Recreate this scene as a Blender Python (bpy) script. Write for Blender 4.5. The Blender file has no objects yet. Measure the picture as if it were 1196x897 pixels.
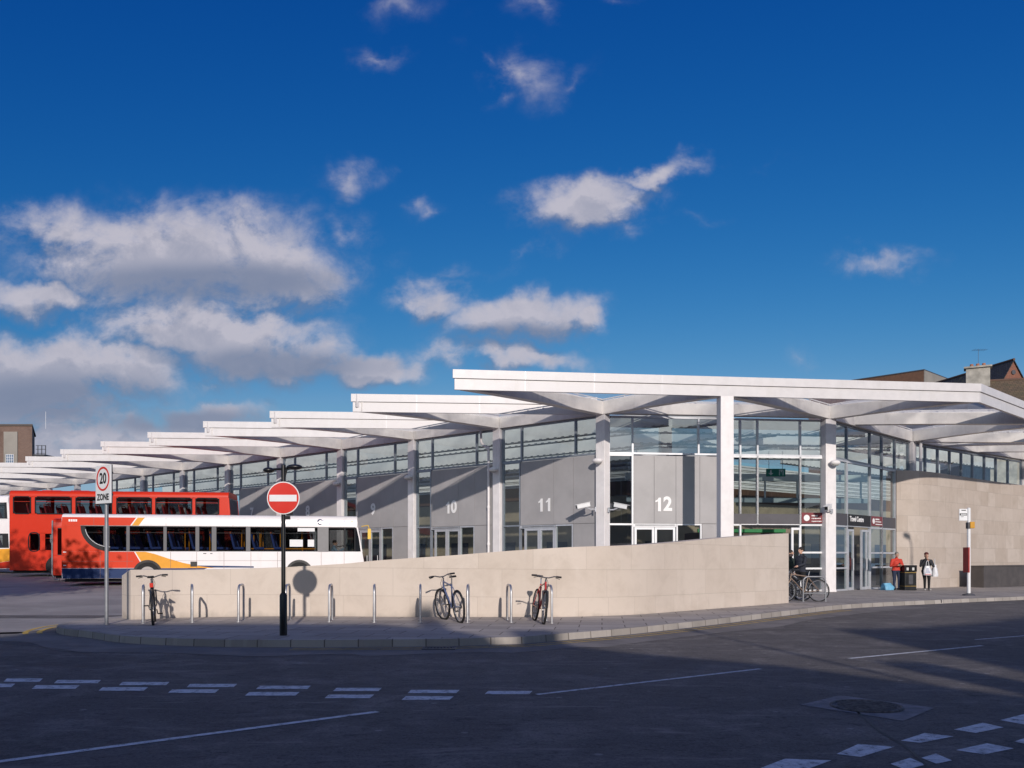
import bpy, bmesh, math, random
from mathutils import Vector, Matrix, Quaternion
from mathutils.geometry import tessellate_polygon
random.seed(7)
S = bpy.context.scene
COL = S.collection
R = math.radians
F, CX, HY, EYE = 1000.0, 598.0, 650.0, 1.5        # survey constants used to turn measured image positions into metres
def G(px, py, z=0.0):
    d = (EYE - z) * F / (py - HY); return Vector(((px - CX) * d / F, d, z))
def P(px, py, d): return Vector(((px - CX) * d / F, d, EYE - (py - HY) * d / F))
def clamp(x, a=0.0, b=1.0): return max(a, min(b, x))
def sst(a, b, x):
    t = clamp((x - a) / (b - a)); return t * t * (3 - 2 * t)
def H(x, y):
    """ground level: the bus apron rises gently to the back left, the far right falls a little"""
    h = 0.022 * clamp(y - 21.5, 0, 40) * sst(2, -8, x)
    h -= 0.009 * clamp(x - 9, 0, 30) * sst(24, 34, y)
    return h

# ---------------------------------------------------------------- materials
def nd(nt, typ, **kw):
    n = nt.nodes.new(typ)
    for k, v in kw.items():
        if k.startswith('i_'):
            key = k[2:]
            key = int(key) if key.isdigit() else key.replace('_', ' ')
            n.inputs[key].default_value = v
        else: setattr(n, k, v)
    return n
def newmat(name):
    m = bpy.data.materials.new(name); m.use_nodes = True
    nt = m.node_tree; nt.nodes.clear()
    out = nd(nt, 'ShaderNodeOutputMaterial'); return m, nt, out
def mixc(nt, a, b, fac, mode='MIX'):
    n = nd(nt, 'ShaderNodeMix', data_type='RGBA', blend_type=mode)
    for sock, v in ((n.inputs[6], a), (n.inputs[7], b), (n.inputs[0], fac)):
        if hasattr(v, 'links'): nt.links.new(v, sock)
        elif isinstance(v, (int, float)): sock.default_value = v
        else: sock.default_value = (*v, 1)
    return n.outputs[2]
def math_(nt, op, a, b=None, c=None, cl=False):
    n = nd(nt, 'ShaderNodeMath', operation=op, use_clamp=cl)
    for i, v in enumerate((a, b, c)):
        if v is None: continue
        if hasattr(v, 'links'): nt.links.new(v, n.inputs[i])
        else: n.inputs[i].default_value = v
    return n.outputs[0]
def noise(nt, vec, scale, detail=4, rough=.55, dist=0.0):
    n = nd(nt, 'ShaderNodeTexNoise'); n.inputs['Scale'].default_value = scale; n.inputs['Detail'].default_value = detail
    n.inputs['Roughness'].default_value = rough; n.inputs['Distortion'].default_value = dist
    if vec is not None: nt.links.new(vec, n.inputs['Vector'])
    return n.outputs[0]
def ramp(nt, v, a, b):
    n = nd(nt, 'ShaderNodeMapRange', interpolation_type='SMOOTHSTEP'); n.inputs[1].default_value = a; n.inputs[2].default_value = b
    nt.links.new(v, n.inputs[0]); return n.outputs[0]
def mapping(nt, vec, scale=(1, 1, 1), loc=(0, 0, 0), rot=(0, 0, 0)):
    n = nd(nt, 'ShaderNodeMapping'); n.inputs['Scale'].default_value = scale; n.inputs['Location'].default_value = loc; n.inputs['Rotation'].default_value = rot
    nt.links.new(vec, n.inputs[0]); return n.outputs[0]
def coord(nt, kind='Object'): return nd(nt, 'ShaderNodeTexCoord').outputs[kind]
def bump(nt, h, strength, dist=.01):
    n = nd(nt, 'ShaderNodeBump'); n.inputs['Strength'].default_value = strength; n.inputs['Distance'].default_value = dist
    nt.links.new(h, n.inputs['Height']); return n.outputs[0]
MATS = {}
def mat(name, col, rough=.5, metal=0.0, var=.12, vs=3.0, spec=.5, bmp=0.0, bs=60, coat=0.0, dirt=None):
    """plain painted / metal / plastic surface with uneven tone and roughness"""
    if name in MATS: return MATS[name]
    m, nt, out = newmat(name); b = nd(nt, 'ShaderNodeBsdfPrincipled'); nt.links.new(b.outputs[0], out.inputs[0])
    o = coord(nt); n1 = noise(nt, o, vs, 5, .6)
    d = tuple(c * (1 - var) for c in col); l = tuple(min(1, c * (1 + var * .6)) for c in col)
    c = mixc(nt, d, l, ramp(nt, n1, .3, .7))
    if dirt:
        n2 = noise(nt, mapping(nt, o, (1.3, 1.3, .35)), 2.2, 6, .65)
        c = mixc(nt, c, dirt, math_(nt, 'MULTIPLY', ramp(nt, n2, .52, .8), .45))
    nt.links.new(c, b.inputs['Base Color'])
    nt.links.new(math_(nt, 'ADD', math_(nt, 'MULTIPLY', n1, .25), rough - .125, cl=True), b.inputs['Roughness'])
    b.inputs['Metallic'].default_value = metal; b.inputs['Specular IOR Level'].default_value = spec
    b.inputs['Coat Weight'].default_value = coat; b.inputs['Coat Roughness'].default_value = .08
    if bmp: nt.links.new(bump(nt, noise(nt, o, bs, 3), bmp, .004), b.inputs['Normal'])
    MATS[name] = m; return m
def glass(name, tint, refl=.06, rough=.0, opac=0.0, wave=0.0):
    m, nt, out = newmat(name)
    t = nd(nt, 'ShaderNodeBsdfTransparent'); t.inputs[0].default_value = (*tint, 1)
    g = nd(nt, 'ShaderNodeBsdfGlossy'); g.inputs['Roughness'].default_value = rough; g.inputs[0].default_value = (.95, .97, 1, 1)
    lw = nd(nt, 'ShaderNodeLayerWeight'); lw.inputs[0].default_value = .5
    f = math_(nt, 'ADD', math_(nt, 'MULTIPLY', math_(nt, 'POWER', lw.outputs['Facing'], 4.5), .9), .04 + refl, cl=True)
    if wave:
        nn = bump(nt, noise(nt, coord(nt), .7, 2), wave, .01); nt.links.new(nn, g.inputs['Normal'])
    mx = nd(nt, 'ShaderNodeMixShader'); nt.links.new(f, mx.inputs[0]); nt.links.new(t.outputs[0], mx.inputs[1]); nt.links.new(g.outputs[0], mx.inputs[2])
    nt.links.new(mx.outputs[0], out.inputs[0]); MATS[name] = m; return m

def stone(name, base, light, dark, bw, bh, joint=.006, uvz=0.0, mort=(.33, .29, .24)):
    m, nt, out = newmat(name); b = nd(nt, 'ShaderNodeBsdfPrincipled'); nt.links.new(b.outputs[0], out.inputs[0])
    uv = coord(nt, 'UV'); uvm = mapping(nt, uv, loc=(0.37, uvz, 0))
    br = nd(nt, 'ShaderNodeTexBrick', offset=.43, offset_frequency=2, squash=.62, squash_frequency=3)
    nt.links.new(uvm, br.inputs['Vector']); br.inputs['Color1'].default_value = (*light, 1); br.inputs['Color2'].default_value = (*base, 1)
    br.inputs['Mortar'].default_value = (*mort, 1); br.inputs['Scale'].default_value = 1; br.inputs['Mortar Size'].default_value = joint
    br.inputs['Mortar Smooth'].default_value = .25; br.inputs['Bias'].default_value = 0; br.inputs['Brick Width'].default_value = bw; br.inputs['Row Height'].default_value = bh
    n1 = noise(nt, uv, 1.3, 8, .68, .4); n2 = noise(nt, mapping(nt, uv, (1, .25, 1)), 4, 6, .6); n3 = noise(nt, uv, 55, 3, .6)
    c = mixc(nt, br.outputs[0], dark, math_(nt, 'MULTIPLY', ramp(nt, n1, .42, .72), .42))
    c = mixc(nt, c, (.70, .64, .57), math_(nt, 'MULTIPLY', ramp(nt, n2, .55, .8), .35))
    c = mixc(nt, c, dark, math_(nt, 'MULTIPLY', ramp(nt, n3, .55, .85), .3))
    # splash dirt that has built up along the foot of the wall
    sx = nd(nt, 'ShaderNodeSeparateXYZ'); nt.links.new(uv, sx.inputs[0])
    foot = math_(nt, 'SUBTRACT', math_(nt, 'MULTIPLY', noise(nt, uv, 3.0, 5), .35), sx.outputs[1])
    c = mixc(nt, c, (.24, .215, .18), math_(nt, 'MULTIPLY', ramp(nt, foot, -.12, .12), .45))
    nt.links.new(c, b.inputs['Base Color']); b.inputs['Roughness'].default_value = .85; b.inputs['Specular IOR Level'].default_value = .25
    hh = math_(nt, 'ADD', math_(nt, 'MULTIPLY', br.outputs[1], -1.0), math_(nt, 'MULTIPLY', n3, .5))
    nt.links.new(bump(nt, hh, .5, .006), b.inputs['Normal']); MATS[name] = m; return m

def brickmat(name, c1, c2, mort, sc=1.0, axis='X', rough=.85):
    m, nt, out = newmat(name); b = nd(nt, 'ShaderNodeBsdfPrincipled'); nt.links.new(b.outputs[0], out.inputs[0])
    o = coord(nt); sx = nd(nt, 'ShaderNodeSeparateXYZ'); nt.links.new(o, sx.inputs[0])
    cb = nd(nt, 'ShaderNodeCombineXYZ'); nt.links.new(math_(nt, 'ADD', sx.outputs[0], sx.outputs[1]), cb.inputs[0]); nt.links.new(sx.outputs[2], cb.inputs[1])
    br = nd(nt, 'ShaderNodeTexBrick'); nt.links.new(cb.outputs[0], br.inputs['Vector'])
    br.inputs['Color1'].default_value = (*c1, 1); br.inputs['Color2'].default_value = (*c2, 1); br.inputs['Mortar'].default_value = (*mort, 1)
    br.inputs['Scale'].default_value = sc; br.inputs['Brick Width'].default_value = .225; br.inputs['Row Height'].default_value = .075; br.inputs['Mortar Size'].default_value = .008
    n1 = noise(nt, o, .9, 6, .65)
    c = mixc(nt, br.outputs[0], tuple(x * .6 for x in c1), math_(nt, 'MULTIPLY', ramp(nt, n1, .45, .75), .6))
    nt.links.new(c, b.inputs['Base Color']); b.inputs['Roughness'].default_value = rough; MATS[name] = m; return m

def roofmat(name, c1, c2, rw, rh):
    m, nt, out = newmat(name); b = nd(nt, 'ShaderNodeBsdfPrincipled'); nt.links.new(b.outputs[0], out.inputs[0])
    uv = coord(nt, 'UV')
    br = nd(nt, 'ShaderNodeTexBrick'); nt.links.new(uv, br.inputs['Vector']); br.inputs['Color1'].default_value = (*c1, 1); br.inputs['Color2'].default_value = (*c2, 1)
    br.inputs['Mortar'].default_value = (*(x * .35 for x in c1), 1); br.inputs['Scale'].default_value = 1; br.inputs['Brick Width'].default_value = rw; br.inputs['Row Height'].default_value = rh; br.inputs['Mortar Size'].default_value = .02
    n1 = noise(nt, uv, .8, 7, .7); c = mixc(nt, br.outputs[0], (.12, .12, .05), math_(nt, 'MULTIPLY', ramp(nt, n1, .5, .75), .6))
    nt.links.new(c, b.inputs['Base Color']); b.inputs['Roughness'].default_value = .8
    nt.links.new(bump(nt, br.outputs[1], -.6, .03), b.inputs['Normal']); MATS[name] = m; return m

def asphalt():
    m, nt, out = newmat('asphalt'); b = nd(nt, 'ShaderNodeBsdfPrincipled'); nt.links.new(b.outputs[0], out.inputs[0])
    o = coord(nt); big = noise(nt, o, .12, 6, .6, .6); mid = noise(nt, o, 1.1, 8, .7, .5); fine = noise(nt, o, 85, 4, .7); sp = noise(nt, o, 230, 2, .5)
    c = mixc(nt, (.115, .105, .098), (.17, .153, .143), ramp(nt, big, .3, .7))
    c = mixc(nt, c, (.26, .235, .215), math_(nt, 'MULTIPLY', ramp(nt, mid, .46, .70), .75))
    c = mixc(nt, c, (.05, .047, .05), math_(nt, 'MULTIPLY', ramp(nt, fine, .5, .8), .6))
    c = mixc(nt, c, (0.330, 0.310, 0.300), math_(nt, 'MULTIPLY', ramp(nt, sp, .64, .8), .5))
    grain = noise(nt, o, 34, 3, .75); c = mixc(nt, c, (.035, .033, .033), math_(nt, 'MULTIPLY', ramp(nt, grain, .50, .68), .7)); c = mixc(nt, c, (.34, .31, .29), math_(nt, 'MULTIPLY', ramp(nt, math_(nt, 'SUBTRACT', 1.0, grain), .56, .74), .55))
    blot = noise(nt, mapping(nt, o, (1, 1.8, 1)), 5.5, 9, .74, 1.2)
    c = mixc(nt, c, (.045, .042, .042), math_(nt, 'MULTIPLY', ramp(nt, blot, .50, .66), .65)); c = mixc(nt, c, (.27, .245, .23), math_(nt, 'MULTIPLY', ramp(nt, math_(nt, 'SUBTRACT', 1.0, blot), .55, .70), .45))
    # tyre-polished streaks and pale scuffs along the traffic lanes
    st = noise(nt, mapping(nt, o, (.35, 2.2, 1), rot=(0, 0, .5)), 1.4, 7, .72, .8)
    c = mixc(nt, c, (.32, .29, .265), math_(nt, 'MULTIPLY', ramp(nt, st, .54, .72), .7))
    spot = nd(nt, 'ShaderNodeTexVoronoi'); spot.inputs['Scale'].default_value = 1.7; nt.links.new(o, spot.inputs['Vector'])
    c = mixc(nt, c, (.42, .40, .38), math_(nt, 'MULTIPLY', ramp(nt, math_(nt, 'SUBTRACT', .075, math_(nt, 'ADD', spot.outputs[0], math_(nt, 'MULTIPLY', mid, .05))), -.03, .015), .5))
    nt.links.new(c, b.inputs['Base Color'])
    nt.links.new(math_(nt, 'SUBTRACT', .93, math_(nt, 'MULTIPLY', mid, .25)), b.inputs['Roughness']); b.inputs['Specular IOR Level'].default_value = .3
    nt.links.new(bump(nt, math_(nt, 'ADD', fine, math_(nt, 'MULTIPLY', sp, .6)), .7, .006), b.inputs['Normal'])
    MATS['asphalt'] = m; return m
def worn(name, c1, c2, c3, sc=.5):
    m, nt, out = newmat(name); b = nd(nt, 'ShaderNodeBsdfPrincipled'); nt.links.new(b.outputs[0], out.inputs[0])
    o = coord(nt); a = noise(nt, o, sc, 8, .65, .5); st = noise(nt, mapping(nt, o, (.25, 1.6, 1), rot=(0, 0, .35)), .9, 7, .7, .6); f = noise(nt, o, 90, 3, .7)
    c = mixc(nt, c1, c2, ramp(nt, a, .35, .68)); c = mixc(nt, c, c3, math_(nt, 'MULTIPLY', ramp(nt, st, .52, .74), .75))
    c = mixc(nt, c, tuple(x * .5 for x in c1), math_(nt, 'MULTIPLY', ramp(nt, f, .52, .8), .45))
    nt.links.new(c, b.inputs['Base Color']); b.inputs['Roughness'].default_value = .88; b.inputs['Specular IOR Level'].default_value = .3
    nt.links.new(bump(nt, f, .5, .005), b.inputs['Normal']); MATS[name] = m; return m
def paving():
    m, nt, out = newmat('paving'); b = nd(nt, 'ShaderNodeBsdfPrincipled'); nt.links.new(b.outputs[0], out.inputs[0])
    o = coord(nt); r = mapping(nt, o, rot=(0, 0, R(6)))
    br = nd(nt, 'ShaderNodeTexBrick'); nt.links.new(r, br.inputs['Vector']); br.inputs['Color1'].default_value = (0.459, 0.412, 0.378, 1); br.inputs['Color2'].default_value = (0.338, 0.304, 0.279, 1)
    br.inputs['Mortar'].default_value = (0.149, 0.132, 0.119, 1); br.inputs['Scale'].default_value = 1; br.inputs['Brick Width'].default_value = .9; br.inputs['Row Height'].default_value = .6; br.inputs['Mortar Size'].default_value = .012
    a = noise(nt, o, .55, 8, .7, .6); f = noise(nt, o, 70, 3, .65); g = noise(nt, o, 3.2, 6, .7)
    c = mixc(nt, br.outputs[0], (0.230, 0.207, 0.189), math_(nt, 'MULTIPLY', ramp(nt, a, .42, .72), .65))
    c = mixc(nt, c, (0.567, 0.520, 0.472), math_(nt, 'MULTIPLY', ramp(nt, g, .55, .8), .35)); c = mixc(nt, c, (0.149, 0.135, 0.126), math_(nt, 'MULTIPLY', ramp(nt, f, .55, .85), .4))
    gum = nd(nt, 'ShaderNodeTexVoronoi'); gum.inputs['Scale'].default_value = 2.6; nt.links.new(o, gum.inputs['Vector'])
    c = mixc(nt, c, (.06, .055, .05), math_(nt, 'MULTIPLY', math_(nt, 'LESS_THAN', gum.outputs[0], .055), .6))
    nt.links.new(c, b.inputs['Base Color']); b.inputs['Roughness'].default_value = .82; b.inputs['Specular IOR Level'].default_value = .3
    nt.links.new(bump(nt, math_(nt, 'ADD', math_(nt, 'MULTIPLY', br.outputs[1], -1), math_(nt, 'MULTIPLY', f, .3)), .5, .006), b.inputs['Normal']); MATS['paving'] = m; return m
def roadpaint(name, col):
    m, nt, out = newmat(name); b = nd(nt, 'ShaderNodeBsdfPrincipled')
    t = nd(nt, 'ShaderNodeBsdfTransparent'); mx = nd(nt, 'ShaderNodeMixShader'); o = coord(nt)
    a = noise(nt, o, 9, 8, .75, .3); f = noise(nt, o, 70, 3, .7); s = math_(nt, 'ADD', math_(nt, 'MULTIPLY', a, .6), math_(nt, 'MULTIPLY', f, .4))
    nt.links.new(mixc(nt, tuple(c * .62 for c in col), col, ramp(nt, a, .35, .6)), b.inputs['Base Color']); b.inputs['Roughness'].default_value = .75
    nt.links.new(math_(nt, 'MULTIPLY', ramp(nt, s, .36, .46), .9), mx.inputs[0]); nt.links.new(t.outputs[0], mx.inputs[1]); nt.links.new(b.outputs[0], mx.inputs[2]); nt.links.new(mx.outputs[0], out.inputs[0])
    MATS[name] = m; return m
def membrane(name, lo, hi):
    """clear printed roof foil: mostly lets the sky and sun through, a little milky"""
    m, nt, out = newmat(name); o = coord(nt)
    t = nd(nt, 'ShaderNodeBsdfTransparent'); t.inputs[0].default_value = (.93, .94, .95, 1)
    tl = nd(nt, 'ShaderNodeBsdfTranslucent'); tl.inputs[0].default_value = (.92, .92, .94, 1)
    df = nd(nt, 'ShaderNodeBsdfDiffuse'); df.inputs[0].default_value = (.8, .78, .76, 1)
    m1 = nd(nt, 'ShaderNodeMixShader'); m1.inputs[0].default_value = .3; nt.links.new(tl.outputs[0], m1.inputs[1]); nt.links.new(df.outputs[0], m1.inputs[2])
    m2 = nd(nt, 'ShaderNodeMixShader'); n = noise(nt, mapping(nt, o, (1, .4, 1), rot=(0, 0, .7)), .5, 3, .5, .8)
    nt.links.new(math_(nt, 'MULTIPLY_ADD', ramp(nt, n, .35, .65), hi - lo, lo), m2.inputs[0]); nt.links.new(m1.outputs[0], m2.inputs[1]); nt.links.new(t.outputs[0], m2.inputs[2])
    nt.links.new(m2.outputs[0], out.inputs[0]); MATS[name] = m; return m

# ---------------------------------------------------------------- mesh builder
def wm(o):
    m = Matrix.Translation(o.location) @ o.rotation_euler.to_matrix().to_4x4()
    return wm(o.parent) @ o.matrix_parent_inverse @ m if o.parent else m
class MB:
    def __init__(s): s.v = []; s.f = []; s.m = []; s.uv = {}
    def add(s, vs, fs, m=0):
        b = len(s.v); s.v += [tuple(v) for v in vs]
        for f in fs: s.f.append(tuple(b + i for i in f)); s.m.append(m)
        return b
    def hexa(s, c, m=0): s.add(c, [(0, 3, 2, 1), (4, 5, 6, 7), (0, 1, 5, 4), (1, 2, 6, 5), (2, 3, 7, 6), (3, 0, 4, 7)], m); return s
    def box(s, x0, x1, y0, y1, z0, z1, m=0):
        return s.hexa([(x0, y0, z0), (x1, y0, z0), (x1, y1, z0), (x0, y1, z0), (x0, y0, z1), (x1, y0, z1), (x1, y1, z1), (x0, y1, z1)], m)
    def obox(s, o, u, n, a0, a1, b0, b1, z0, z1, m=0):
        q = lambda a, b, z: (o[0] + u[0] * a + n[0] * b, o[1] + u[1] * a + n[1] * b, z)
        return s.hexa([q(a0, b0, z0), q(a1, b0, z0), q(a1, b1, z0), q(a0, b1, z0), q(a0, b0, z1), q(a1, b0, z1), q(a1, b1, z1), q(a0, b1, z1)], m)
    def bar(s, p, q, w, h, m=0, up=(0, 0, 1)):
        p, q = Vector(p), Vector(q); d = (q - p).normalized(); r = d.cross(Vector(up))
        if r.length < 1e-4: r = Vector((1, 0, 0))
        r.normalize(); t = r.cross(d).normalized(); r *= w / 2; t *= h / 2
        return s.hexa([p - r - t, p + r - t, q + r - t, q - r - t, p - r + t, p + r + t, q + r + t, q - r + t], m)
    def prism(s, poly, ext, m=0):
        n = len(poly); e = Vector(ext); a = [Vector(p) for p in poly]
        s.add(a + [p + e for p in a], [tuple(range(n - 1, -1, -1)), tuple(range(n, 2 * n))] + [(i, (i + 1) % n, n + (i + 1) % n, n + i) for i in range(n)], m); return s
    def poly(s, pts, m=0): s.add(pts, [tuple(range(len(pts)))], m); return s
    def tube(s, path, r, seg=8, m=0, closed=False, caps=True):
        pts = [Vector(p) for p in path]; n = len(pts); rs = r if isinstance(r, (list, tuple)) else [r] * n
        vs = []; prev = None
        for i, p in enumerate(pts):
            if closed: d = pts[(i + 1) % n] - pts[i - 1]
            else: d = pts[min(i + 1, n - 1)] - pts[max(i - 1, 0)]
            d.normalize()
            if prev is None:
                a = Vector((0, 0, 1)) if abs(d.z) < .9 else Vector((1, 0, 0)); x = d.cross(a).normalized()
            else: x = (prev - d * prev.dot(d)).normalized()
            prev = x; y = d.cross(x)
            vs += [p + (x * math.cos(2 * math.pi * k / seg) + y * math.sin(2 * math.pi * k / seg)) * rs[i] for k in range(seg)]
        fs = []
        for i in range(n if closed else n - 1):
            j = (i + 1) % n
            fs += [(i * seg + k, i * seg + (k + 1) % seg, j * seg + (k + 1) % seg, j * seg + k) for k in range(seg)]
        if not closed and caps: fs += [tuple(range(seg - 1, -1, -1)), tuple((n - 1) * seg + k for k in range(seg))]
        s.add(vs, fs, m); return s
    def ell(s, c, r, seg=16, rings=8, m=0, rot=None, z0=-1.0):
        vs = []; fs = []; c = Vector(c); M = rot.to_matrix() if rot else Matrix.Identity(3)
        for i in range(rings + 1):
            t = math.asin(z0) + (math.pi / 2 - math.asin(z0)) * i / rings
            for k in range(seg):
                a = 2 * math.pi * k / seg
                vs.append(c + M @ Vector((r[0] * math.cos(t) * math.cos(a), r[1] * math.cos(t) * math.sin(a), r[2] * math.sin(t))))
        for i in range(rings): fs += [(i * seg + k, i * seg + (k + 1) % seg, (i + 1) * seg + (k + 1) % seg, (i + 1) * seg + k) for k in range(seg)]
        if z0 > -1: fs.append(tuple(range(seg - 1, -1, -1)))
        s.add(vs, fs, m); return s
    def disc(s, c, r, normal, th, seg=32, m=0):
        n = Vector(normal).normalized(); s.tube([Vector(c) - n * th / 2, Vector(c) + n * th / 2], r, seg, m); return s
    def build(s, name, mats, parent=None, smooth=False, bevel=0.0, world=False, uvf=None, tri=False, label=None, cut=40):
        me = bpy.data.meshes.new(name); me.from_pydata(s.v, [], s.f)
        if not isinstance(mats, (list, tuple)): mats = [mats]
        for q in mats: me.materials.append(q)
        me.polygons.foreach_set('material_index', s.m)
        bm = bmesh.new(); bm.from_mesh(me); bmesh.ops.remove_doubles(bm, verts=bm.verts, dist=1e-5); bmesh.ops.recalc_face_normals(bm, faces=bm.faces)
        bm.to_mesh(me); bm.free()
        if smooth:
            me.polygons.foreach_set('use_smooth', [True] * len(me.polygons)); me.set_sharp_from_angle(angle=R(cut))
        if uvf:
            l = me.uv_layers.new(name='UVMap')
            for p in me.polygons:
                for li in p.loop_indices:
                    l.data[li].uv = uvf(me.vertices[me.loops[li].vertex_index].co, p.normal)
        o = bpy.data.objects.new(name, me); COL.objects.link(o)
        if parent is not None:
            o.parent = parent
            if world:
                o.matrix_parent_inverse = wm(parent).inverted()
        if bevel:
            b = o.modifiers.new('edge', 'BEVEL'); b.width = bevel; b.segments = 2; b.limit_method = 'ANGLE'; b.angle_limit = R(40); b.harden_normals = False
        if label: o['label'] = label
        return o
def child_of(o, parent):
    """make an already placed object a sub-part of a part without moving it"""
    o.parent = parent; return o
def thing(name, label, cat, loc=(0, 0, 0), rz=0.0, group=None):
    o = bpy.data.objects.new(name, None); o.empty_display_size = .2; COL.objects.link(o); o.location = loc; o.rotation_euler = (0, 0, rz)
    o['label'] = label; o['category'] = cat
    if group: o['group'] = group
    return o
def tag(o, label, cat, group=None):
    o['label'] = label; o['category'] = cat
    if group: o['group'] = group
    return o
def struct(o, kind='structure'): o['kind'] = kind; return o
def copytree(o, parent=None):
    c = o.copy(); COL.objects.link(c)
    if parent is not None: c.parent = parent
    for ch in list(o.children): copytree(ch, c)
    return c
def text_mesh(name, s, size, m, parent, origin, u, v, align='CENTER', extrude=.004, bold=0.0, squeeze=1.0, world=False):
    """raised lettering: u is the reading direction, v is up"""
    cu = bpy.data.curves.new(name, 'FONT'); cu.body = s; cu.size = size; cu.align_x = align; cu.align_y = 'CENTER'; cu.extrude = extrude; cu.offset = bold; cu.resolution_u = 4
    t = bpy.data.objects.new(name, cu); COL.objects.link(t)
    dg = bpy.context.evaluated_depsgraph_get(); me = bpy.data.meshes.new_from_object(t.evaluated_get(dg)); bpy.data.objects.remove(t)
    u = Vector(u).normalized(); v = Vector(v).normalized(); n = u.cross(v)
    M = Matrix((( u.x, v.x, n.x, origin[0]), (u.y, v.y, n.y, origin[1]), (u.z, v.z, n.z, origin[2]), (0, 0, 0, 1))) @ Matrix.Diagonal((squeeze, 1, 1, 1))
    me.transform(M); me.materials.clear(); me.materials.append(m)
    o = bpy.data.objects.new(name, me); COL.objects.link(o)
    if parent is not None:
        o.parent = parent
        if world:
            o.matrix_parent_inverse = wm(parent).inverted()
    return o
def catmull(pts, n=6):
    out = []; P_ = [Vector(p) for p in pts]
    for i in range(len(P_) - 1):
        a, b, c, d = P_[max(i - 1, 0)], P_[i], P_[i + 1], P_[min(i + 2, len(P_) - 1)]
        for k in range(n):
            t = k / n; out.append(.5 * ((2 * b) + (c - a) * t + (2 * a - 5 * b + 4 * c - d) * t * t + (3 * b - a - 3 * c + d) * t ** 3))
    out.append(P_[-1]); return out

# palette ------------------------------------------------------------
WHITE = mat('white_coated_steel', (.67, .64, .64), .42, var=.05, dirt=(.55, .52, .48))
STEELW = mat('white_column_paint', (.84, .80, .79), .45, var=.06, dirt=(.5, .47, .43))
BEAMW = mat('cream_white_beam_paint', (.80, .755, .71), .5, var=.07, dirt=(.5, .46, .4))
ALU = mat('silver_aluminium', (.62, .63, .66), .38, .35, var=.08)
ALUD = mat('shaded_aluminium', (.30, .33, .37), .4, .3, var=.1)  # darker copy of the frame aluminium, shade put into its colour
ALUW = mat('sunlit_pale_aluminium', (.80, .80, .81), .4, .1, var=.05)  # lit copy of the frame aluminium, sunlight put into its colour; also handles, trim
PANEL = mat('grey_cladding', (.39, .375, .375), .5, var=.10, vs=.8, dirt=(.35, .335, .335))
DARKG = mat('dark_grey_metal', (.07, .07, .08), .5, var=.2)
BLACK = mat('black_paint', (.012, .012, .013), .35, var=.3)
RUBBER = mat('black_rubber', (.018, .018, .019), .8, var=.3, bmp=.3)
NUMW = mat('white_number_vinyl', (.88, .87, .86), .5, var=.02)
RED = mat('bus_red', (.66, .036, .004), .38, var=.05, vs=.6, coat=.12, spec=.3)
REDD = mat('deep_bus_red', (.62, .028, .005), .38, var=.06, vs=.6, coat=.12, spec=.3)
BUSW = mat('bus_white', (.84, .80, .795), .35, var=.04, vs=.6, coat=.2, dirt=(.6, .57, .53))
ORANGE = mat('bus_orange', (.82, .36, .03), .38, var=.05, coat=.12, spec=.3)
BLUE = mat('bus_blue', (.006, .03, .12), .4, var=.06, coat=.1, spec=.3)
WINGREY = mat('window_surround_grey', (.022, .022, .025), .5, spec=.2, var=.1)
SEATB = mat('blue_moquette', (.035, .07, .26), .85, var=.3, vs=20)
SEATR = mat('red_moquette', (.36, .03, .04), .85, var=.3, vs=20)
SEATTOP = mat('orange_grab_handle', (.75, .2, .08), .5)
RAILO = mat('orange_handrail', (.85, .33, .02), .4)
INTD = mat('dark_bus_interior', (.05, .05, .055), .7, var=.2)
PAPER = mat('white_paper', (.8, .8, .8), .8, var=.03)
STAIN = mat('brushed_stainless', (.56, .56, .57), .42, .8, var=.12, vs=8)
GALV = mat('galvanised_grey', (.30, .31, .33), .45, .45, var=.15, vs=6)
SIGNW = mat('sign_white', (.80, .80, .80), .4, var=.03)
SIGNR = mat('sign_red', (.66, .030, .018), .35, var=.04)
SIGNK = mat('sign_black', (.01, .01, .01), .4)
SIGNM = mat('maroon_sign', (.20, .035, .04), .4, var=.08)
YELLOW = mat('yellow_plastic', (.80, .50, .04), .45)
GLASS = glass('clear_glass', (.86, .93, .90), .02, wave=.05)
GLASSR = glass('reflective_glass', (.76, .85, .82), .10, wave=.06); GLASSH = glass('sky_reflecting_glass', (.62, .70, .70), .26, wave=.08)
GLASSB = glass('bus_window_glass', (.50, .52, .52), .03)
MEMB = membrane('canopy_foil', .42, .78); ROOFM = membrane('concourse_roof_foil', .6, .8)
SKY_STRENGTH = .07; SUN_ROT = math.pi - math.atan2(-.165, 1.0); SKY_DUST = 1.0; EXPO = 0.0; CL_DARK = (2.5, 3.1, 4.7); CL_LIGHT = (7.7, 7.4, 8.4); HORIZON = (4.3, 6.1, 8.4); CL_FILL = (10.5, 10.0, 9.8)
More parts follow.
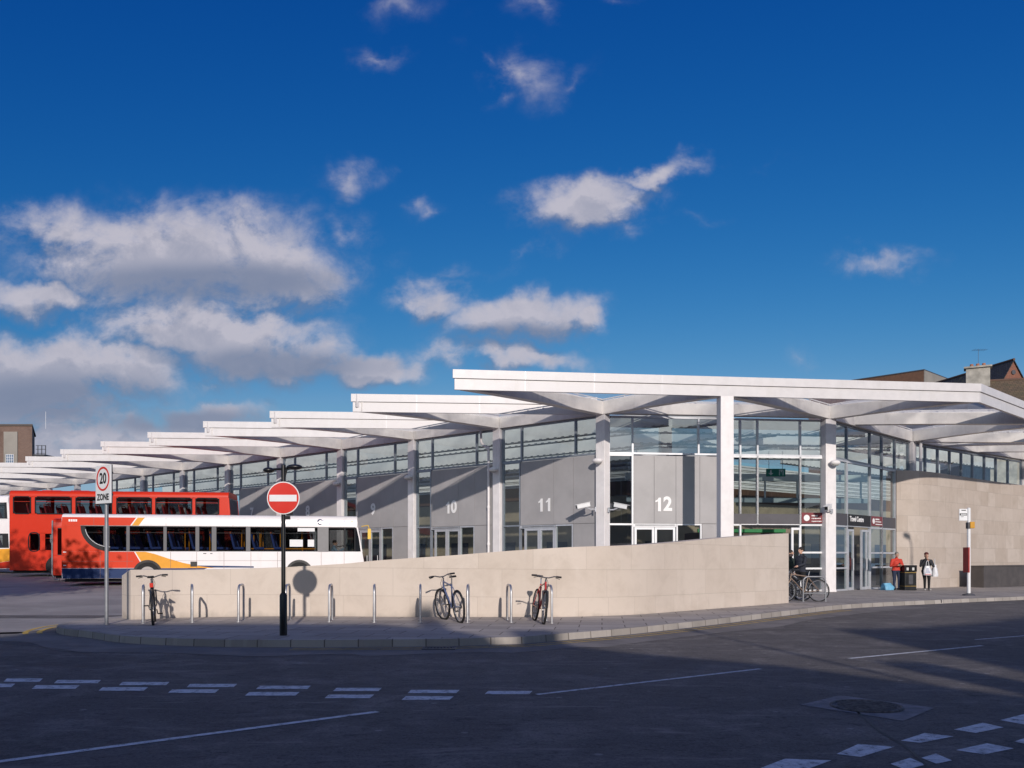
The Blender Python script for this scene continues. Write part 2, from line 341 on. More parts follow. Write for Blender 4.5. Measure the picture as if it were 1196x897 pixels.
# ---------------------------------------------------------------- ground
ASPH = asphalt(); PAVE = paving()
APRON = worn('apron_concrete', (.30, .275, .265), (.42, .385, .37), (.20, .182, .178), .3)
STRIP = worn('worn_channel', (.17, .155, .148), (.25, .228, .215), (.30, .275, .26), .8)
KERB = worn('kerb_granite', (.30, .27, .24), (.44, .40, .36), (.20, .18, .16), 2.0)
def sheet(name, x0, x1, y0, y1, nx, ny, m, dz, inside=None):
    b = MB()
    g = [[(x0 + (x1 - x0) * i / nx, y0 + (y1 - y0) * j / ny) for i in range(nx + 1)] for j in range(ny + 1)]
    b.add([(x, y, H(x, y) + dz) for row in g for (x, y) in row], [(j * (nx + 1) + i, j * (nx + 1) + i + 1, (j + 1) * (nx + 1) + i + 1, (j + 1) * (nx + 1) + i) for j in range(ny) for i in range(nx)])
    return struct(b.build(name, m))
sheet('road', -60, 70, -60, 90, 65, 75, ASPH, 0)
far = MB()
for (a, b_, c, d) in ((-900, 900, 90, 900), (-900, 900, -900, -60), (-900, -60, -60, 90), (70, 900, -60, 90)):
    far.poly([(a, c, -.5 if c < 0 or a == 70 else .3), (b_, c, -.5 if c < 0 or a == 70 else .3), (b_, d, -.5), (a, d, -.5)])
struct(far.build('ground', ASPH))
def filled(name, pts, m, dz, step=1.5):
    """flat polygon draped on the ground level"""
    me = bpy.data.meshes.new(name); bm = bmesh.new()
    vs = [bm.verts.new((p[0], p[1], 0)) for p in pts]
    for t in tessellate_polygon([[Vector((p[0], p[1], 0)) for p in pts]]):
        try: bm.faces.new([vs[i] for i in t])
        except ValueError: pass
    for _ in range(5):
        es = [e for e in bm.edges if e.calc_length() > step]
        if not es: break
        bmesh.ops.subdivide_edges(bm, edges=es, cuts=1); bmesh.ops.triangulate(bm, faces=bm.faces)
    for v in bm.verts: v.co.z = H(v.co.x, v.co.y) + dz
    bmesh.ops.recalc_face_normals(bm, faces=bm.faces)
    if sum(f.normal.z for f in bm.faces) < 0: bmesh.ops.reverse_faces(bm, faces=bm.faces)
    bm.to_mesh(me); bm.free(); me.materials.append(m)
    o = bpy.data.objects.new(name, me); COL.objects.link(o); return struct(o)
kpx = [(103, 745), (145, 751), (230, 755), (316, 756), (400, 756), (440, 755.6), (515, 755), (578, 753), (610, 752), (656, 748), (740, 740.5), (840, 729), (915, 719.5), (990, 711), (1091, 705), (1140, 702), (1196, 698.5)]
kline = [Vector((-8.7, 20.4, 0)), Vector((-9.15, 19.6, 0)), Vector((-9.42, 18.4, 0)), Vector((-9.15, 17.2, 0)), Vector((-8.6, 16.4, 0))] + [G(*p) for p in kpx] + [Vector((23, 35, 0)), Vector((30, 42, 0)), Vector((40, 54, 0))]
kl = [Vector((p.x, p.y, 0)) for p in catmull(kline, 6)]
def offset(line, d):
    out = []
    for i, p in enumerate(line):
        t = (line[min(i + 1, len(line) - 1)] - line[max(i - 1, 0)]).normalized(); out.append(p + Vector((-t.y, t.x, 0)) * d)
    return out
kin = offset(kl, .14)
b = MB()
for i in range(len(kl) - 1):
    if i % 4 == 3 and i < 110: a0, a1 = .0, .985
    else: a0, a1 = 0, 1
    p, q, r, s_ = kl[i], kl[i].lerp(kl[i + 1], a1), kin[i].lerp(kin[i + 1], a1), kin[i]
    z = lambda v, d: (v.x, v.y, H(v.x, v.y) + d)
    b.hexa([z(p, -.05), z(q, -.05), z(r, -.05), z(s_, -.05), z(p.lerp(s_, .12), .122), z(q.lerp(r, .12), .122), z(r, .122), z(s_, .122)])
karc = [0]
for i in range(1, len(kl)): karc.append(karc[-1] + (kl[i] - kl[i - 1]).length)
def kerbuv(co, nr):
    j = min(range(len(kl)), key=lambda i: (kl[i].x - co.x) ** 2 + (kl[i].y - co.y) ** 2); return (karc[j], .5 + co.z * .3)
struct(b.build('kerb', stone('kerb_stone', (.33, .30, .27), (.46, .42, .38), (.20, .18, .16), .9, 50, joint=.011, mort=(.15, .13, .115)), uvf=kerbuv))
pav = kin + [Vector((46, 62, 0)), Vector((24, 47, 0)), Vector((18.5, 42, 0)), Vector((11, 37, 0)), Vector((3, 35.6, 0)), Vector((6.5, 27.2, 0)), Vector((4.5, 23.0, 0)), Vector((1.5, 20.2, 0)), Vector((-3, 20.2, 0)), Vector((-7.0, 20.2, 0))]
filled('pavement', pav, PAVE, .12)
ap = [Vector((-46, 15.6, 0)), Vector((-12, 16.0, 0)), Vector((-9.6, 16.6, 0)), Vector((-9.6, 18.6, 0)), Vector((-9.0, 20.3, 0)), Vector((-7, 20.6, 0)), Vector((1.5, 20.6, 0)), Vector((4.2, 23.4, 0)), Vector((6, 28, 0)), Vector((2.5, 36, 0)), Vector((-36, 69, 0)), Vector((-58, 69, 0)), Vector((-58, 15.6, 0))]
filled('bus_apron', ap, APRON, .004)
# paler worn channel between the kerb and the dark carriageway
ch0 = offset(kl[18:112], -.02); ch1 = offset(kl[18:112], -1.15)
ch1 = [p + Vector((math.sin(i * .9) * .05, math.sin(i * .53 + 1) * .16, 0)) for i, p in enumerate(ch1)]
b = MB()
for i in range(len(ch0) - 1):
    z = lambda v: (v.x, v.y, H(v.x, v.y) + .004)
    b.poly([z(ch1[i]), z(ch1[i + 1]), z(ch0[i + 1]), z(ch0[i])])
struct(b.build('road_channel', STRIP))
PW = roadpaint('road_paint_white', (.85, .85, .86)); PY = roadpaint('road_paint_yellow', (.78, .52, .10))
def quadmark(b, px, z=.004):
    b.poly([G(x, y, z) for (x, y) in px])
def linemark(b, p, q, w, z=.004):
    p, q = G(*p, z), G(*q, z); t = (q - p).normalized(); n = Vector((-t.y, t.x, 0)) * w / 2
    b.poly([p - n, q - n, q + n, p + n])
def rowmark(b, x0, x1, y, hh, sk):
    quadmark(b, [(x0 - sk, y + hh), (x1 - sk, y + hh), (x1, y - hh), (x0, y - hh)])
b = MB()
for (x0, x1, y) in ((8, 50, 794.3), (67, 118, 796), (143, 198, 798.3), (222, 277, 800.6), (303, 363, 802.8), (393, 446, 805.2), (480, 537, 807.6), (570, 622, 808.8)): rowmark(b, x0, x1, y, 1.9, 4)
for (x0, x1, y) in ((-22, 18, 800.5), (42, 93, 802.4), (120, 173, 804.6), (201, 256, 807.2), (291, 350, 810.3), (384, 437, 813.3), (474, 530, 815.2)): rowmark(b, x0, x1, y, 2.1, 5)
struct(b.build('give_way_marking', PW))
b = MB()
for q in ([(888, 897), (917, 886), (971, 888), (938, 900)], [(977, 880.5), (1002, 869), (1045, 872), (1005, 884)], [(1052, 865), (1080, 856), (1114, 860), (1075, 867.5)], [(1114, 852), (1148, 844), (1172, 849.5), (1140, 856)], [(1168, 841), (1196, 834), (1222, 839), (1196, 846)],
          [(1040, 892), (1063, 885), (1081, 893), (1058, 899)], [(1076, 885), (1093, 880), (1112, 888), (1094, 892)], [(1116, 876), (1153, 868), (1184, 874), (1150, 881)], [(1184, 866), (1210, 858), (1238, 864), (1212, 871)]): quadmark(b, q)
struct(b.build('crossing_marking', PW))
b = MB(); linemark(b, (-60, 897), (441, 831), .085); linemark(b, (627, 811), (888, 781), .07); linemark(b, (992, 769), (1147, 754), .075); linemark(b, (1139, 747), (1215, 741), .06)
struct(b.build('centre_line', PW))
b = MB()
for (d0, d1) in ((-.24, -.34), (-.48, -.58)):
    L0, L1 = offset(kl[:22], d0), offset(kl[:22], d1)
    for i in range(21):
        b.poly([(L1[i].x, L1[i].y, .0085), (L1[i + 1].x, L1[i + 1].y, .0085), (L0[i + 1].x, L0[i + 1].y, .0085), (L0[i].x, L0[i].y, .0085)])
for (d0, d1) in ((-.22, -.27), (-.42, -.47)):
    L0, L1 = offset(kl[50:108], d0), offset(kl[50:108], d1)
    for i in range(len(L0) - 1):
        f = lambda v: (v.x, v.y, H(v.x, v.y) + .0085)
        b.poly([f(L1[i]), f(L1[i + 1]), f(L0[i + 1]), f(L0[i])])
struct(b.build('yellow_line', PY))
# tar seams and patches in the carriageway
TAR = mat('tar_seam', (.012, .012, .014), .55, var=.3)
b = MB()
for path in ([(1000, 830), (1025, 852), (1058, 872), (1085, 897)], [(20, 775), (110, 778), (200, 774)], [(5, 752), (60, 757), (110, 765)]):
    pts = catmull([G(*p, .004) for p in path], 6)
    for i in range(len(pts) - 1):
        t = (pts[i + 1] - pts[i]).normalized(); n = Vector((-t.y, t.x, 0)) * .012
        b.poly([pts[i] - n, pts[i + 1] - n, pts[i + 1] + n, pts[i] + n])
struct(b.build('road_seam', TAR))
b = MB(); quadmark(b, [(935, 823), (981, 812), (1092, 826.5), (1055, 842)], .004)
struct(b.build('road_patch', worn('patch_concrete', (.20, .19, .19), (.32, .30, .30), (.10, .10, .10), 6)))
MHM = mat('manhole_iron', (.14, .13, .128), .7, var=.6, vs=18); mh = G(1012, 825, .008); t = thing('manhole_cover', 'round iron manhole cover in a pale square patch of the dark road', 'manhole cover', mh)
b = MB(); b.tube([(.33 * math.cos(a * R(11.25)), .33 * math.sin(a * R(11.25)), .002) for a in range(32)], .016, 6, closed=True); b.build('frame', MHM, t, smooth=True)
b = MB(); b.disc((0, 0, 0), .30, (0, 0, 1), .006, 32)
for i in range(-4, 5):
    w = math.sqrt(.27 ** 2 - (i * .058) ** 2); b.box(-w, w, i * .058 - .012, i * .058 + .012, .005, .012)
b.build('lid', MHM, t)
gp = G(513, 757.5, .006); t = thing('drain_grate', 'dark slotted drain grate in the gutter below the blue bicycle', 'drain', gp, R(0))
b = MB(); b.box(-.27, .27, -.16, -.13, -.02, .012); b.box(-.27, .27, .10, .13, -.02, .012); b.box(-.27, -.24, -.13, .10, -.02, .012); b.box(.24, .27, -.13, .10, -.02, .012); b.build('frame', DARKG, t)
b = MB()
for i in range(9): b.box(-.215 + i * .054 - .014, -.215 + i * .054 + .014, -.128, .098, -.02, .008)
b.build('grating', DARKG, t)
# dark box on the kerb, modelled in place of a cast shadow
q = G(1095, 704.5); t = thing('kerb_shadow_box', 'small dark box standing in for a cast shadow on the kerb near the white bus stop pole', 'drain', (q.x, q.y, H(q.x, q.y)), R(22))
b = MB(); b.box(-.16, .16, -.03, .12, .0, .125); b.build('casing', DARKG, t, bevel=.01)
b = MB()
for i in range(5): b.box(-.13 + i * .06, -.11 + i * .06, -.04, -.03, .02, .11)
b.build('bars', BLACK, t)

# ---------------------------------------------------------------- low curved stone wall
STONE = stone('cream_stone', (.62, .535, .455), (.67, .585, .505), (.47, .395, .325), 1.25, .64, joint=.004, mort=(.50, .43, .365))
wl = [(-8.33, 18.7, 1.21), (-7.75, 19.15, 1.2), (-7.18, 19.45, 1.2), (-5.58, 19.78, 1.24), (-3.94, 19.75, 1.33), (-3.09, 19.65, 1.41), (-1.33, 19.57, 1.53), (-.2, 19.57, 1.62), (1.33, 19.62, 1.715), (2.85, 20.3, 1.77), (4.2, 21.55, 1.87), (5.5, 22.8, 1.99), (6.9, 24.15, 2.1), (8.24, 25.5, 2.19)]
wf = catmull(wl, 5)
front = [Vector((p.x, p.y, 0)) for p in wf]; back = offset(front, .42); back[0] = Vector((-8.77, 19.25, 0))
arc = [0]
for i in range(1, len(front)): arc.append(arc[-1] + (front[i] - front[i - 1]).length)
b = MB(); n = len(front); vs = []
for i in range(n):
    zt = wf[i].z; zb = wf[i].z - (.14 if i == 0 else 0.0)
    vs += [(front[i].x, front[i].y, 0), (front[i].x, front[i].y, zt), (back[i].x, back[i].y, zb), (back[i].x, back[i].y, 0)]
fs = []
for i in range(n - 1):
    for k in range(3): fs.append((4 * i + k, 4 * i + 4 + k, 4 * i + 5 + k, 4 * i + 1 + k))
fs += [(0, 1, 2, 3), (4 * n - 1, 4 * n - 2, 4 * n - 3, 4 * n - 4)]
b.add(vs, fs)
def walluv(co, nrm):
    j = min(range(n), key=lambda i: (front[i].x - co.x) ** 2 + (front[i].y - co.y) ** 2)
    e = .45 if (co.x < -8.6) else 0
    return (arc[j] - e, co.z + .0085 * (co.x + 8) - (.1 if False else 0))
tag(b.build('boundary_wall', STONE, uvf=walluv, smooth=True, cut=30), 'long low curved cream stone wall in front of the bus bays', 'wall')

# ---------------------------------------------------------------- bus station
st = thing('bus_station', 'white canopied bus station with grey numbered bays and glass fronts', 'bus station', (3.5, 33.3, .12))
U = Vector((-4.1, 3.6)); C0 = Vector((3.5, 33.3)); K0 = Vector((-1.93, 28.8)); CM = Vector((12.7, 34.4)); E0 = Vector((17.1, 31.2)); FC = Vector((7.56, 30.02)); R1 = Vector((19.2, 41.2)); R2 = Vector((29.3, 49.0)); SE = Vector((29.0, 42.6))
NB = 12
C = [C0 + U * k for k in range(NB + 1)]; K = [K0 + U * k for k in range(NB + 1)]
uL = (C0 - C[1]).normalized(); nL = Vector((-uL.y, uL.x))           # along the left wing towards the right; into the building
v3 = lambda p, z: Vector((p[0], p[1], z))
ZT = [7.8, 7.66, 7.62, 7.76, 7.78, 7.8, 7.82, 7.82, 7.82, 7.8, 7.8, 7.8, 7.8]
def column(p, d, zt, z0=-.3, w=.42, dp=.36):
    b = MB(); u = d.normalized(); nn = Vector((-u.y, u.x)); b.obox(p, u, nn, -w / 2, w / 2, -dp / 2, dp / 2, z0, zt)
    # recessed side channel and base shoe
    b.obox(p, u, nn, -w / 2 - .012, w / 2 + .012, -dp / 2 - .012, dp / 2 + .012, z0, .17)
    return b.build('column', STEELW, st, bevel=.018, world=True)
for k in range(NB + 1): column(C[k] + nL * .05, uL, 7.02)
column(CM, Vector((1, .35)), 7.02, w=.5); column(FC + Vector((-.03, .23)), Vector((1, .126)), 7.14, w=.48, dp=.42); column(R1, Vector((1, .9)), 7.02, w=.36, dp=.36); column(R2, Vector((1, .8)), 7.02, w=.36, dp=.36)
def beam(a, c, za=(7.0, 7.5), zc=(7.15, 7.72), w=.34, nseg=8, sag=.05):
    """welded plate beam from a column head out to the canopy edge with a shadow-gap edge strip on top"""
    a, c = Vector(a), Vector(c); d = (c - a).normalized(); r = Vector((-d.y, d.x)) * w / 2; b = MB(); vs = []
    for i in range(nseg + 1):
        t = i / nseg; p = a.lerp(c, t); s_ = math.sin(math.pi * t) * sag
        e = t ** 1.25
        zb = za[0] + (zc[0] - za[0]) * e + s_; zt = za[1] + (zc[1] - za[1]) * e + s_
        vs += [v3(p - r, zb), v3(p + r, zb), v3(p + r, zt), v3(p - r, zt)]
    fs = [(0, 1, 2, 3), (4 * nseg + 3, 4 * nseg + 2, 4 * nseg + 1, 4 * nseg)]
    for i in range(nseg):
        for k in range(4): fs.append((4 * i + k, 4 * i + 4 + k, 4 * i + 4 + (k + 1) % 4, 4 * i + (k + 1) % 4))
    b.add(vs, fs)
    o = b.build('beam', BEAMW, st, smooth=True, world=True, cut=25)
    L = (c - a).length; m = MB(); N = 10
    for s_ in (-1, 1):
        m.tube([v3(a.lerp(c, i / N) + r * s_ * .8, za[1] + (zc[1] - za[1]) * (i / N) ** 1.25 + math.sin(math.pi * i / N) * sag + .07) for i in range(N + 1)], .022, 6)
    for i in range(0, N + 1):
        p = a.lerp(c, i / N); zt = za[1] + (zc[1] - za[1]) * (i / N) ** 1.25 + math.sin(math.pi * i / N) * sag
        m.box(p.x - .03, p.x + .03, p.y - .03, p.y + .03, zt - .02, zt + .07)
    m.build('edge_rail', BEAMW, o, world=True)
    return o
def fascia(parent, pts, zt, hh=.67):
    """two-step white fascia following the canopy edge"""
    pts = [Vector(p) for p in pts]; b = MB()
    for i in range(len(pts) - 1):
        a, c = pts[i], pts[i + 1]; d = (c - a).normalized(); nn = Vector((-d.y, d.x)); L = (c - a).length
        e0 = .06 if i == 0 else 0; e1 = .06 if i == len(pts) - 2 else 0
        k0 = 0 if i == 0 else .0; 
        b.obox(a, d, nn, -e0, L + e1, 0, .12, zt - .29, zt)
        b.obox(a, d, nn, 0, L, .05, .16, zt - hh, zt - .31)
        b.obox(a, d, nn, 0.05, L, .075, .15, zt - .32, zt - .28)
        b.obox(a, d, nn, -e0 * .5, L, .12, .5, zt - .06, zt - .005)
        j = 2.4
        while j < L - .3: b.obox(a, d, nn, j, j + .008, -.001, .11, zt - .28, zt - .01, 1); b.obox(a, d, nn, j, j + .008, .049, .15, zt - hh + .005, zt - .32, 1); j += 2.4
    return b.build('fascia', [WHITE, ALU], parent, world=True)
for k in range(1, NB + 1):
    zt = ZT[k]; end = C[k - 1] - nL * .25
    m = MB()
    m.poly([v3(K[k] + (C[k] - K[k]) * .03, zt - .24), v3(end, zt - .24), v3(C[k - 1], zt - .24), v3(C[k], zt - .24)])
    cn = m.build('canopy', MEMB, st, world=True)
    fascia(cn, [K[k], end + (end - K[k]).normalized() * -.1], zt)
    # closing edge plate along the hidden side
    e = MB(); d = (C[k] - K[k]).normalized(); nn = Vector((-d.y, d.x)); e.obox(K[k], d, nn, 0.1, (C[k] - K[k]).length, -.1, 0, zt - .5, zt - .02); e.build('side_edge', WHITE, cn, world=True)
    beam(C[k] - nL * .05, K[k] + (C[k] - K[k]) * .04, zc=(zt - .64, zt - .1))
    beam(C[k] + uL * .2, C[k - 1] - uL * .25, zc=(7.0, 7.5), sag=.0, w=.26, nseg=4)
# great corner canopy
m = MB()
for t_ in ([K0 + Vector((.2, .2)), FC, C0], [FC, CM, C0], [FC, E0 + Vector((-.1, .25)), CM], [E0 + Vector((-.05, .3)), SE + Vector((-.2, .1)), R1], [E0 + Vector((-.05, .3)), R1, CM], [SE + Vector((-.2, .1)), R2 + Vector((6, 1)), R2], [SE + Vector((-.2, .1)), R2, R1]):
    m.poly([v3(p, 7.53) for p in t_])
cn = m.build('canopy', MEMB, st, world=True); fascia(cn, [K0, E0, SE], 7.8)
for (a, c, za, zc, sg) in ((C0, K0 + Vector((.25, .25)), (7.0, 7.5), (7.16, 7.72), .05), (C0, FC + Vector((-.1, .35)), (7.0, 7.5), (7.16, 7.72), .05), (CM, FC + Vector((.05, .35)), (7.0, 7.5), (7.16, 7.72), .05), (CM, E0 + Vector((-.15, .25)), (7.0, 7.5), (7.16, 7.72), .05),
                       (C0 + Vector((.3, .05)), CM - Vector((.3, .05)), (7.06, 7.5), (7.06, 7.5), 0), (CM + Vector((.25, .3)), R1 - Vector((.2, .2)), (7.0, 7.5), (7.0, 7.5), 0), (Vector((14.3, 36.1)), Vector((21.5, 36.0)), (7.04, 7.5), (7.05, 7.6), .02),
                       (R1, Vector((22.4, 36.7)), (7.0, 7.5), (7.06, 7.66), .04), (R1, Vector((27.2, 41.6)), (7.0, 7.45), (7.02, 7.5), 0), (Vector((21.5, 42.9)), Vector((28.2, 42.2)), (7.02, 7.5), (7.05, 7.6), .02), (Vector((24.5, 45.3)), Vector((31.5, 45.6)), (7.02, 7.5), (7.05, 7.6), .02),
                       (R2, Vector((30.5, 44.5)), (7.0, 7.5), (7.05, 7.66), .03), (R1 + Vector((.3, .25)), R2 - Vector((.2, .2)), (7.0, 7.4), (7.0, 7.4), 0)):
    beam(a, c, za, zc, sag=sg)

# --- facade helpers
def frame(parent_name, p0, p1, t0, t1, z0, z1, ts, zs, fm, gm, inset=.06, w=.06, wz=None, label=None):
    """glazed screen between two fractions of a facade line: bars in one mesh, the panes as its sub-part"""
    p0, p1 = Vector(p0), Vector(p1); u = (p1 - p0).normalized(); nn = Vector((-u.y, u.x)); L = (p1 - p0).length; b = MB(); wz = wz or w
    at_ = lambda t: t * L
    for t in [t0] + list(ts) + [t1]:
        x = at_(t); lo = x - w / 2; b.obox(p0, u, nn, lo, lo + w, 0, .12, z0, z1)
    for z in [z0] + list(zs) + [z1]:
        zz = min(max(z, z0 + wz / 2), z1 - wz / 2); b.obox(p0, u, nn, at_(t0), at_(t1), .01, .11, zz - wz / 2, zz + wz / 2)
    o = b.build(parent_name, fm, st, world=True)
    g = MB(); q = lambda t, z: v3(p0 + u * at_(t) + nn * inset, z)
    g.poly([q(t0, z0), q(t1, z0), q(t1, z1), q(t0, z1)]); g.build('pane', gm, o, world=True)
    if label: o['label'] = label
    return o
def panel(p0, p1, t0, t1, z0, z1, joints, name='wall_panel', m=PANEL):
    p0, p1 = Vector(p0), Vector(p1); u = (p1 - p0).normalized(); nn = Vector((-u.y, u.x)); L = (p1 - p0).length; b = MB()
    e = [t0] + list(joints) + [t1]
    for i in range(len(e) - 1): b.obox(p0, u, nn, e[i] * L + (.006 if i else 0), e[i + 1] * L - .006, .0, .05, z0, z1)
    b.obox(p0, u, nn, t0 * L, t1 * L, .03, .12, z0, z1, 1)
    return b.build(name, [m, DARKG], st, world=True)
def door(p0, p1, t0, t1, z0, z1, fm=ALU, gm=GLASS, handle=True):
    p0, p1 = Vector(p0), Vector(p1); u = (p1 - p0).normalized(); nn = Vector((-u.y, u.x)); L = (p1 - p0).length; b = MB(); x0, x1 = t0 * L, t1 * L
    for (a, c) in ((x0, x0 + .09), (x1 - .09, x1)): b.obox(p0, u, nn, a, c, .02, .09, z0, z1)
    for (a, c) in ((z0, z0 + .12), (z1 - .09, z1)): b.obox(p0, u, nn, x0 + .09, x1 - .09, .025, .085, a, c)
    o = b.build('door', fm, st, world=True)
    g = MB(); q = lambda x, z: v3(p0 + u * x + nn * .055, z); g.poly([q(x0 + .08, z0 + .1), q(x1 - .08, z0 + .1), q(x1 - .08, z1 - .08), q(x0 + .08, z1 - .08)]); g.build('pane', gm, o, world=True)
    if handle:
        h = MB(); x = x1 - .16; h.tube([v3(p0 + u * x - nn * .03, z0 + .85), v3(p0 + u * x - nn * .03, z0 + 1.35)], .016, 8); h.build('door_handle', ALUW, o, world=True)
    return o
def number(s_, parent, origin, u):
    """bay number in a plain grotesque: the figure 1 with its flag is cut as a polygon, the others come from the font"""
    u = Vector(u); hgt = .54; adv = .40; x = -adv * (len(s_) - 1) / 2; part = None; nrm = u.cross(Vector((0, 0, 1)))
    me_all = MB()
    for ch in s_:
        if ch == '1':
            pts = [(.005, -hgt / 2), (.125, -hgt / 2), (.125, hgt / 2), (.035, hgt / 2), (-.01, hgt * .36), (-.10, hgt * .27), (-.10, hgt * .15), (.005, hgt * .22)]
            q = [Vector(origin) + u * (x + a) + Vector((0, 0, c)) for a, c in pts]; n_ = len(q); o_ = nrm * .012
            me_all.add([p + o_ for p in q] + list(q), [(0, 1, 2, 3, 4, 7), (4, 5, 6, 7)] + [(i, (i + 1) % n_, n_ + (i + 1) % n_, n_ + i) for i in range(n_)])
        else:
            t_ = text_mesh('tmp', ch, .76, NUMW, None, Vector(origin) + u * x, u, (0, 0, 1), extrude=.006, bold=.026, squeeze=.94)
            d_ = t_.data; me_all.add([v.co for v in d_.vertices], [tuple(p.vertices) for p in d_.polygons]); bpy.data.objects.remove(t_)
        x += adv
    return me_all.build('bay_number', NUMW, parent, world=True)
def bay(k):
    a, c = C[k], C[k - 1]; zf = .1 + .035 * k; zc = 5.5
    frame('clerestory_window', a, c, .045, .955, zc, 6.99, (.24, .76), (), ALUD, GLASS, w=.07)
    zd = 2.74 + .06 * k; frame('glass_screen', a, c, .05, .225, zf, zc, (), (1.35, zd), ALUD, GLASS)
    zd = 2.74 + .06 * k; p = panel(a, c, .235, .955, zd + .015, zc - .03, (.56, .745))
    L = (c - a).length; u = uL; o = a + u * (.47 * L) - nL * .012
    if 12 - k > 0: number(str(12 - k), p, v3(o, 3.52 + .1 * k), (u.x, u.y, 0))
    panel(a, c, .745, .955, zf, zd, (), 'lower_panel')
    frame('side_window', a, c, .575, .735, zf, zd, (), (1.2,), ALU, GLASS)
    frame('door_frame', a, c, .235, .57, zd - .125, zd, (), (), ALU, GLASS, w=.1)
    door(a, c, .27, .418, zf, zd - .13); door(a, c, .42, .566, zf, zd - .13)
for k in range(1, 9): bay(k)
# bay 12 front
frame('clerestory_window', C0, CM, .03, .985, 5.5, 6.99, (.132, .42, .515, .605, .682, .8746), (), ALU, GLASSH, w=.07)
frame('glass_screen', C0, CM, .03, .132, .1, 5.5, (), (1.3, 2.76), ALUW, GLASSH, w=.07)
p = panel(C0, CM, .137, .519, 2.80, 5.45, (.225, .32, .425))
u = (CM - C0).normalized(); nn = Vector((-u.y, u.x)); L = (CM - C0).length; o = C0 + u * (.262 * L) - nn * .012
number('12', p, v3(o, 3.54), (u.x, u.y, 0))
frame('door_frame', C0, CM, .137, .322, 2.66, 2.79, (), (), ALUW, GLASS, w=.1)
door(C0, CM, .14, .226, .1, 2.65, ALUW); door(C0, CM, .228, .318, .1, 2.65, ALUW)
frame('side_window', C0, CM, .325, .43, .1, 2.79, (), (1.2,), ALUW, GLASS); panel(C0, CM, .435, .519, .1, 2.785, (), 'lower_panel')
frame('glass_screen', C0, CM, .525, .605, .1, 5.5, (), (2.76,), ALUW, GLASSR, w=.07)
frame('glass_screen', C0, CM, .605, .682, 2.76, 5.5, (), (), ALUW, GLASSR, w=.07)
frame('glass_screen', C0, CM, .682, .8746, 2.76, 5.5, (), (), ALUW, GLASSR, w=.07)
frame('glass_screen', C0, CM, .8746, .983, .1, 5.5, (), (1.02, 1.66, 2.76), ALUW, GLASSR, w=.07)
door(C0 + Vector((.0, -.12)), CM + Vector((.0, -.12)), .83, .8746, .1, 2.65, ALUW)
bnd = mat('grey_band_vinyl', (.085, .08, .09), .5)
def band(p0, p1, t0, t1, z0, z1, m=None, name='sign_band', off=-.012):
    p0, p1 = Vector(p0), Vector(p1); u = (p1 - p0).normalized(); nn = Vector((-u.y, u.x)); L = (p1 - p0).length; b = MB(); b.obox(p0, u, nn, t0 * L, t1 * L, off, off + .03, z0, z1); return b.build(name, m or bnd, st, world=True)
band(C0, CM, .529, .676, 2.80, 3.2); band(C0, CM, .687, .8706, 2.80, 3.2)
def notice(p0, p1, t0, t1, z0, z1):
    s_ = band(p0, p1, t0, t1, z0, z1, SIGNM, 'entrance_sign'); p0, p1 = Vector(p0), Vector(p1); u = (p1 - p0).normalized(); nn = Vector((-u.y, u.x)); L = (p1 - p0).length; w = (t1 - t0) * L; b = MB()
    c = p0 + u * (t0 * L + .21) - nn * .016; b.disc(v3(c, (z0 + z1) / 2), .125, (nn.x, nn.y, 0), .012, 24)
    b.build('sign_emblem', NUMW, s_, world=True); b = MB()
    for i, (l, hh) in enumerate(((.34, .075), (.55, .05), (.62, .05))):   # lettering too small to read in the photograph: kept as the strokes it shows
        x = t0 * L + .42; z = z1 - .10 - i * .115
        while x < t0 * L + .42 + l * (w - .5) / .62:
            ww = random.uniform(.03, .055); b.obox(p0, u, nn, x, x + ww, off_ := -.018, -.011, z - hh * random.uniform(.6, .9), z); x += ww + .014
    b.build('sign_lettering', NUMW, s_, world=True)
notice(C0, CM, .879, .978, 2.83, 3.26)
# right-hand entrance facet
T = (.205, .47, .617, .785)
frame('glass_screen', CM, R1, .035, .205, .08, 5.5, (), (1.02, 1.66, 2.76), ALU, GLASSR, w=.07)
frame('glass_screen', CM, R1, .205, .47, 2.76, 5.5, (), (), ALU, GLASSR, w=.08)
frame('glass_screen', CM, R1, .47, .617, .05, 5.5, (), (1.02, 1.66, 2.76), ALU, GLASSR, w=.07)
frame('glass_screen', CM, R1, .617, .785, .03, 5.5, (), (1.02, 1.66, 2.76), ALU, GLASSR, w=.07)
frame('clerestory_window', CM, R1, .035, .975, 5.5, 6.99, (.205, .47, .617, .785), (), ALUD, GLASSR, w=.07)
band(CM, R1, .04, .20, 2.8, 3.28); tb = band(CM, R1, .21, .465, 2.8, 3.28, mat('near_black_band', (.02, .018, .018), .5)); band(CM, R1, .622, .78, 2.8, 3.28)
u = (R1 - CM).normalized(); nn = Vector((-u.y, u.x)); L = (R1 - CM).length
text_mesh('sign_lettering', 'Travel Centre', .30, NUMW, tb, v3(CM + u * (.225 * L) - nn * .016, 3.08), (u.x, u.y, 0), (0, 0, 1), align='LEFT', bold=.008, squeeze=.85, world=True)
notice(CM, R1, .478, .612, 2.85, 3.28)
door(CM, R1, .215, .28, .08, 2.65, ALU); door(CM + Vector((.08, -.1)), R1 + Vector((.08, -.1)), .335, .40, .08, 2.65, ALU); door(CM, R1, .405, .466, .08, 2.65, ALU)
